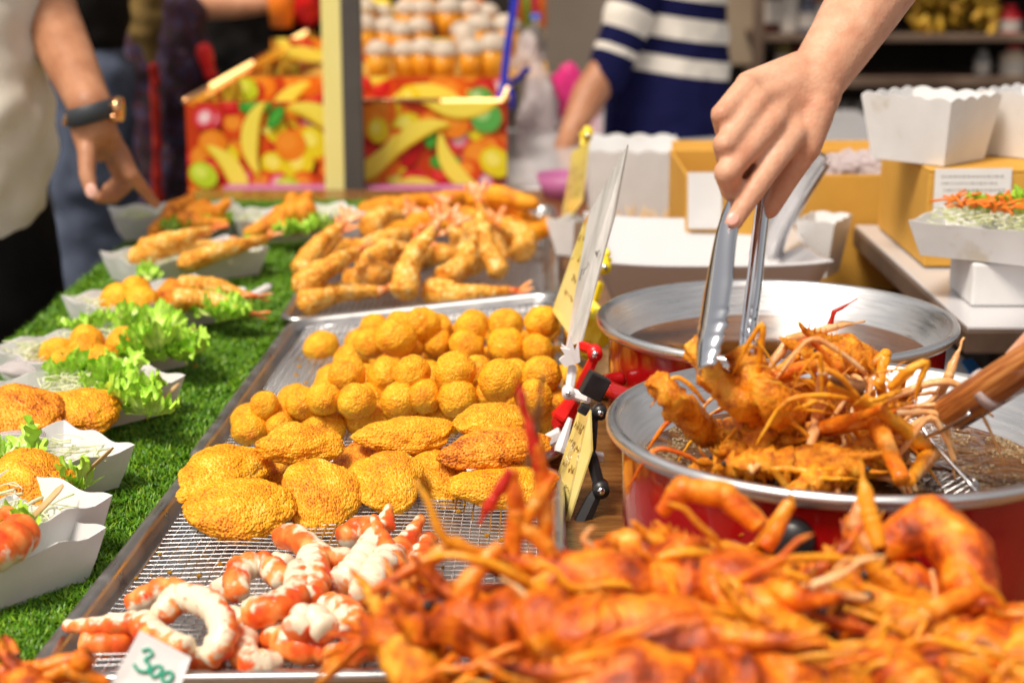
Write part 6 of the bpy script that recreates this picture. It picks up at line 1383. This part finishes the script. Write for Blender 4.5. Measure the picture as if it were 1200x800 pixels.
V, F_ = lathe([(.0335, -.013), (.0365, -.011), (.0365, .011), (.0335, .013)], 40); MB().add(([Mx @ v for v in V], F_)).build('strap', M['leather'], wt)
pw = J(137, 128, 2.40); V, F_ = tube([pw+Vector((-.004, 0, 0)), pw+Vector((.007, 0, 0))], .018, 24); MB().add((V, F_)).build('case', M['gold'], wt)
V, F_ = tube([pw+Vector((.0, -.018, -.008)), pw+Vector((.0, -.026, -.010))], .005, 12); MB().add((V, F_)).build('crown', M['gold'], wt)
pb = J(79, 138, 2.39); MB().add(bevbox(pb, (.006, .02, .022), .0015, M=Matrix.Rotation(R(20), 4, 'Y'))).build('buckle', M['gold'], wt)
# jeans
w3 = person('person in a black top and grey blue jeans behind the pointing hand', Py(105, 200, 3.7))
blob('jeans', [(Py(108, 92, 3.75), .088, Py(108, 200, 3.75), .092), (Py(96, 200, 3.75), .075, Vector((Py(96, 200, 3.75).x, 3.75, -.8)), .055), (Py(124, 200, 3.78), .072, Vector((Py(130, 200, 3.78).x, 3.78, -.8)), .055), (Py(88, 80, 3.75), .065, Py(128, 80, 3.75), .05)], .013, M['denim'], 4, w3, disp=.012)
blob('top', [(Py(105, 32, 3.76), .082, Py(105, -160, 3.76), .12), (Py(92, 20, 3.76), .07, Py(122, 20, 3.76), .06)], .01, M['black'], 4, w3, disp=.01)
# khaki bag person, patterned dress, black clothes
w4 = person('person with a khaki jacket hem and dark trousers behind the jeans', Py(172, 100, 4.2))
blob('jacket', [(Py(176, -60, 4.2), .09, Py(176, 20, 4.2), .068), (Py(176, 20, 4.2), .066, Py(182, 66, 4.2), .028)], .009, M['khaki'], 3, w4, disp=.02)
blob('trousers', [(Py(172, 80, 4.35), .055, Vector((Py(178, 240, 4.35).x, 4.35, -.75)), .05), (Py(160, 60, 4.35), .06, Py(165, 100, 4.35), .06)], .01, M['maroon'], 3, w4, disp=.01)
w5 = person('person in a dark patterned dress with red trim beside the fruit display', Py(215, 150, 4.05))
blob('dress', [(Py(216, 85, 4.05), .07, Py(220, 240, 4.05), .072), (Py(216, 10, 4.05), .05, Py(216, 85, 4.05), .07), (Py(220, 240, 4.05), .07, Vector((Py(220, 240, 4.05).x, 4.05, -.8)), .09)], .014, M['maroon'], 3, w5, disp=.02)
blob('red_sash', [(Py(180, 80, 3.96), .012, Py(186, 240, 3.96), .012), (Py(186, 240, 3.96), .012, Py(190, 300, 3.96), .012)], .004, M['claw_red'], 3, w5, disp=.01); blob('red_bag', [(Py(238, 62, 3.98), .020, Py(248, 88, 3.98), .014)], .004, M['redplastic'], 2, w5, disp=.01)
w6 = person('person in black clothes holding an orange cup over the fruit display', Py(285, 60, 4.9))
blob('clothes', [(Py(285, 60, 5.1), .17, Py(285, -100, 5.1), .18), (Py(285, 60, 5.1), .16, Vector((Py(280, 200, 5.1).x, 5.1, -.8)), .12)], .02, M['black'], 3, w6, disp=.02)
blob('forearm', [(Py(228, 4, 4.8), .046, Py(275, 6, 4.75), .038), (Py(275, 6, 4.75), .038, Py(312, 6, 4.7), .024), (Py(312, 6, 4.7), .024, Py(326, 4, 4.68), .022)], .006, M['skin_tan'], 4, w6)
p = Py(330, 32, 4.66); cp = tag(MB().add(lathe([(0, 0), (.030, 0), (.040, .12), (0, .12)], 24, p)).build('orange_cup', mat('orange_cup_plastic', (.80, .20, .01), .4), None, base=p), 'plain orange cup held above the fruit display', 'cup')
w7 = person('person in a red top partly hidden by the yellow post', Py(360, 20, 4.95)); blob('red_top', [(Py(360, 14, 5.0), .042, Py(362, -100, 5.0), .08)], .008, M['redplastic'], 3, w7, disp=.01)
# dark rails, floor-side clutter behind the table on the left
mbk = MB().add(box((-1.3, 5.2, .1), (2.6, .06, 2.0))).build('dark_drape', M['darkin'], None, False); tag(mbk, 'black drape behind the people on the left', 'drape')
